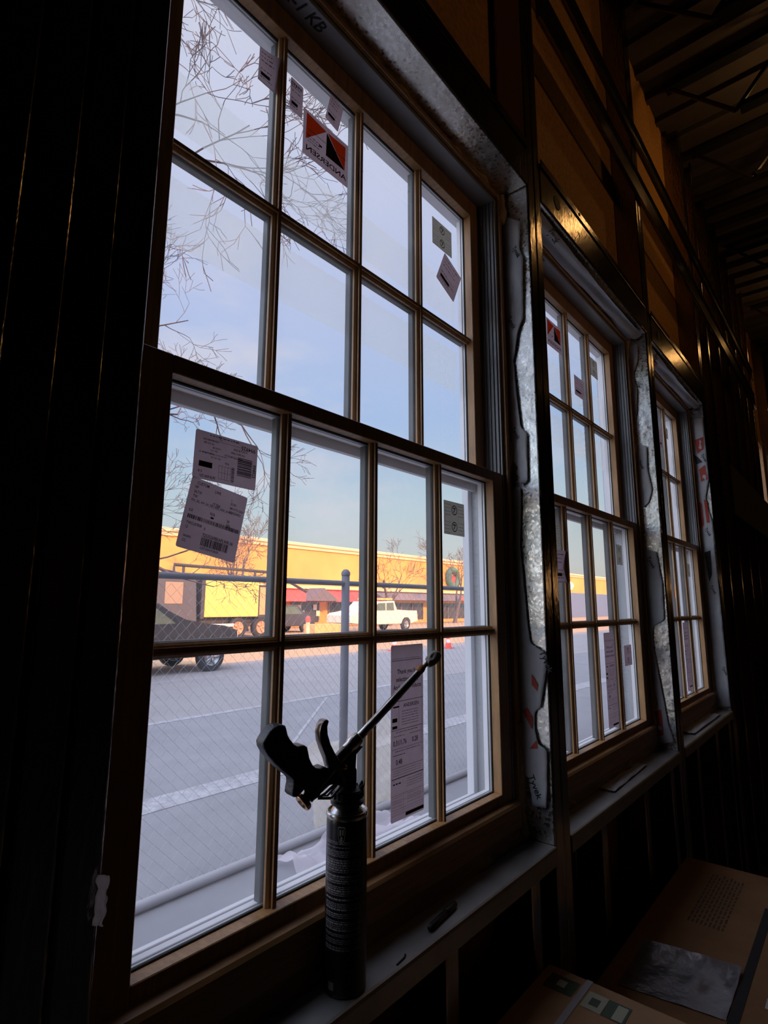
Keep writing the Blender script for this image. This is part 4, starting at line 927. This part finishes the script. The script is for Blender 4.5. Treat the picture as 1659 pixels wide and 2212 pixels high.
MB().box(13.2, 14.9, TY - .05, TY + .02, -.56, -.42, .01).build('side_rail', M_white, trk)
MB().box(17.15, 17.28, TY - .06, TY, -.75, -.35, .01).build('mud_flap', M_red, trk)
for x in (10.2, 15.18, 16.48):
    wheel(trk, x, TY + .15, ZF + .47, .47, .28, m=mat('rusty_hub', (.62, .34, .22), .6)); wheel(trk, x, TY + 2.1, ZF + .47, .47, .28)
mb = MB(); mb.tube([(12.0, TY + .3, 1.7), (12.0, TY + .3, 2.1), (17.3, TY + .3, 2.0), (19.5, TY + .3, 1.1)], .07, 8); mb.tube([(13.3, TY + 1.8, 1.5), (13.3, TY + 1.8, 2.15)], .06, 6); mb.tube([(16.2, TY + .3, 1.5), (16.2, TY + .3, 2.05)], .06, 6)
mb.build('ladder_rack', mat('dark_truck', (.05, .05, .06), .6), trk)
# white pickup
wht = car('pickup_truck', 'sunlit cream-white pickup truck parked beside the shop', 'pickup truck', 22.2, 20.9, 1,
    [(0, .55), (0, .95), (.2, 1.08), (1.5, 1.18), (2.2, 1.74), (3.75, 1.78), (3.95, 1.20), (6.0, 1.20), (6.08, .55), (5.35, .42), (5.32, .70), (5.1, .86), (4.7, .86), (4.48, .70), (4.44, .42), (1.75, .42), (1.72, .70), (1.5, .86), (1.1, .86), (.88, .70), (.84, .45)],
    1.95, [[(1.72, 1.22), (2.25, 1.64), (2.9, 1.66), (2.9, 1.22)], [(3.0, 1.22), (3.0, 1.66), (3.62, 1.68), (3.72, 1.22)]], (1.3, 4.9), mat('cream_car_paint', (.85, .78, .60), .35), .38)
MB().box(28.22, 28.32, 20.95, 21.15, -.45, -.15).build('tail_lamp', M_red, wht)
MB().box(24.6, 25.9, 21.0, 22.7, .72, .84, .02).build('roof_rack', mat('orange_rack', (.80, .45, .15), .6), wht)
# dark car parked between
drk = car('parked_car', 'dark grey car facing the fence between the trucks', 'car', 18.4, 23.6, 1, [(0, .35), (0, .9), (.4, 1.0), (1.0, 1.5), (2.3, 1.52), (2.9, .98), (3.6, .9), (3.65, .35)], 1.8, [[(.62, 1.02), (1.08, 1.42), (2.2, 1.44), (2.62, 1.02)]], (.8, 2.9), mat('dark_car_paint', (.06, .06, .08), .3), .32)
# crate, bollard, cones
o = MB().box(17.7, 19.6, 18.9, 19.7, ZF, ZF + .62, .01).build('wooden_crate', mat('orange_crate', (.80, .45, .18), .7, noise_s=4)); tag(o, 'low orange-brown crate standing on the lot by the fence', 'crate')
def cone(x, y, s, label):
    r = empty('traffic_cone', label, 'traffic cone', 'traffic cones on the lot')
    mb = MB(); mb.lathe([(.13 * s, .03 * s), (.03 * s, .70 * s), (.02 * s, .71 * s), (0, .71 * s)], (x, y, ZF + .004), 16); mb.box(x - .18 * s, x + .18 * s, y - .18 * s, y + .18 * s, ZF + .004, ZF + .03 * s + .004); mb.build('cone_body', mat('cone_orange', (.85, .07, .03), .5), r, smooth=False)
    mb = MB(); mb.lathe([(.105 * s, .22 * s), (.082 * s, .36 * s)], (x, y, ZF + .004), 16); mb.build('white_band', M_white, r)
cone(14.6, 11.6, .9, 'orange traffic cone above the tall label in the nearest window'); cone(16.8, 10.9, .9, 'orange traffic cone at the right edge of the nearest window view')
mb = MB(); mb.lathe([(.09, 0), (.09, .80), (0, .80)], (15.9, 17.4, ZF + .003), 14); o = mb.build('bollard', M_trim, smooth=False); tag(o, 'pale bollard with a red cap in front of the shop', 'bollard')
mb = MB(); mb.lathe([(.11, .80), (.11, .98), (.05, 1.06), (0, 1.07)], (15.9, 17.4, ZF + .003), 14); mb.build('red_cap', M_red, o)

# ---- bare trees
M_bark = mat('bark', (.15, .115, .10), .9, noise_s=6, var=.3)
M_bark2 = mat('dark_bark', (.10, .075, .085), .9, noise_s=6, var=.3)
def tree(label, x, y, h, r0, seed, spread=.55, m=None, depth=6, lean=(0, 0), trunk=.25, mn=.008, shrink=(.66, .86), kids=(2, 3), droop=0.0):
    rnd = random.Random(seed); mb = MB(); root = empty('bare_tree', label, 'tree', 'bare trees across the lot')
    def grow(p, d, L, r, lv):
        n = 4; pts = [p]; rs = [r]; q = p.copy(); dd = d.copy()
        for k in range(n):
            dd = (dd + Vector((rnd.gauss(0, .10), rnd.gauss(0, .10), rnd.gauss(.02, .07) - droop * (lv > 1)))).normalized(); q = q + dd * L / n; pts.append(q.copy()); rs.append(max(mn * .6, r * (1 - .42 * (k + 1) / n)))
        mb.tube(pts, rs, 6 if lv < 2 else (4 if lv < 4 else 3), cap=False)
        if lv >= depth: return
        for c in range(rnd.choice(kids)):
            a = rnd.uniform(0, 2 * math.pi); s = rnd.uniform(.35, 1) * spread; o_ = dd.orthogonal().normalized(); o2 = dd.cross(o_)
            nd = (dd + (o_ * math.cos(a) + o2 * math.sin(a)) * s * 1.3).normalized(); t = rnd.choice((1, 1, .75, .5)); bp = pts[int(t * n)]
            grow(bp, nd, L * rnd.uniform(*shrink), rs[int(t * n)] * rnd.uniform(.6, .85), lv + 1)
    d0 = Vector((lean[0], lean[1], 1)).normalized(); grow(Vector((x, y, ZF)), d0, h * trunk, r0, 0)
    mb.build('branches', m or M_bark, root); return root
tree('bare spreading tree rising behind the yellow truck box', 19.6, 27.0, 9.2, .26, 5, .75, depth=7, mn=.016)
tree('bare upright tree in front of the tan wall, above the white pickup', 32.8, 27.0, 8.8, .24, 11, .62, depth=7, mn=.016)
tree('bare tree seen beside the wreath at the right of the nearest window', 42.5, 27.5, 9.6, .22, 23, .6, depth=7, mn=.018)
tree('large bare tree close to the building, branches crossing the top left panes', .4, 7.0, 11.5, .42, 9, .85, M_bark2, depth=9, lean=(.10, 0), trunk=.32, mn=.006, kids=(2, 3, 3), shrink=(.60, .82), droop=.01)
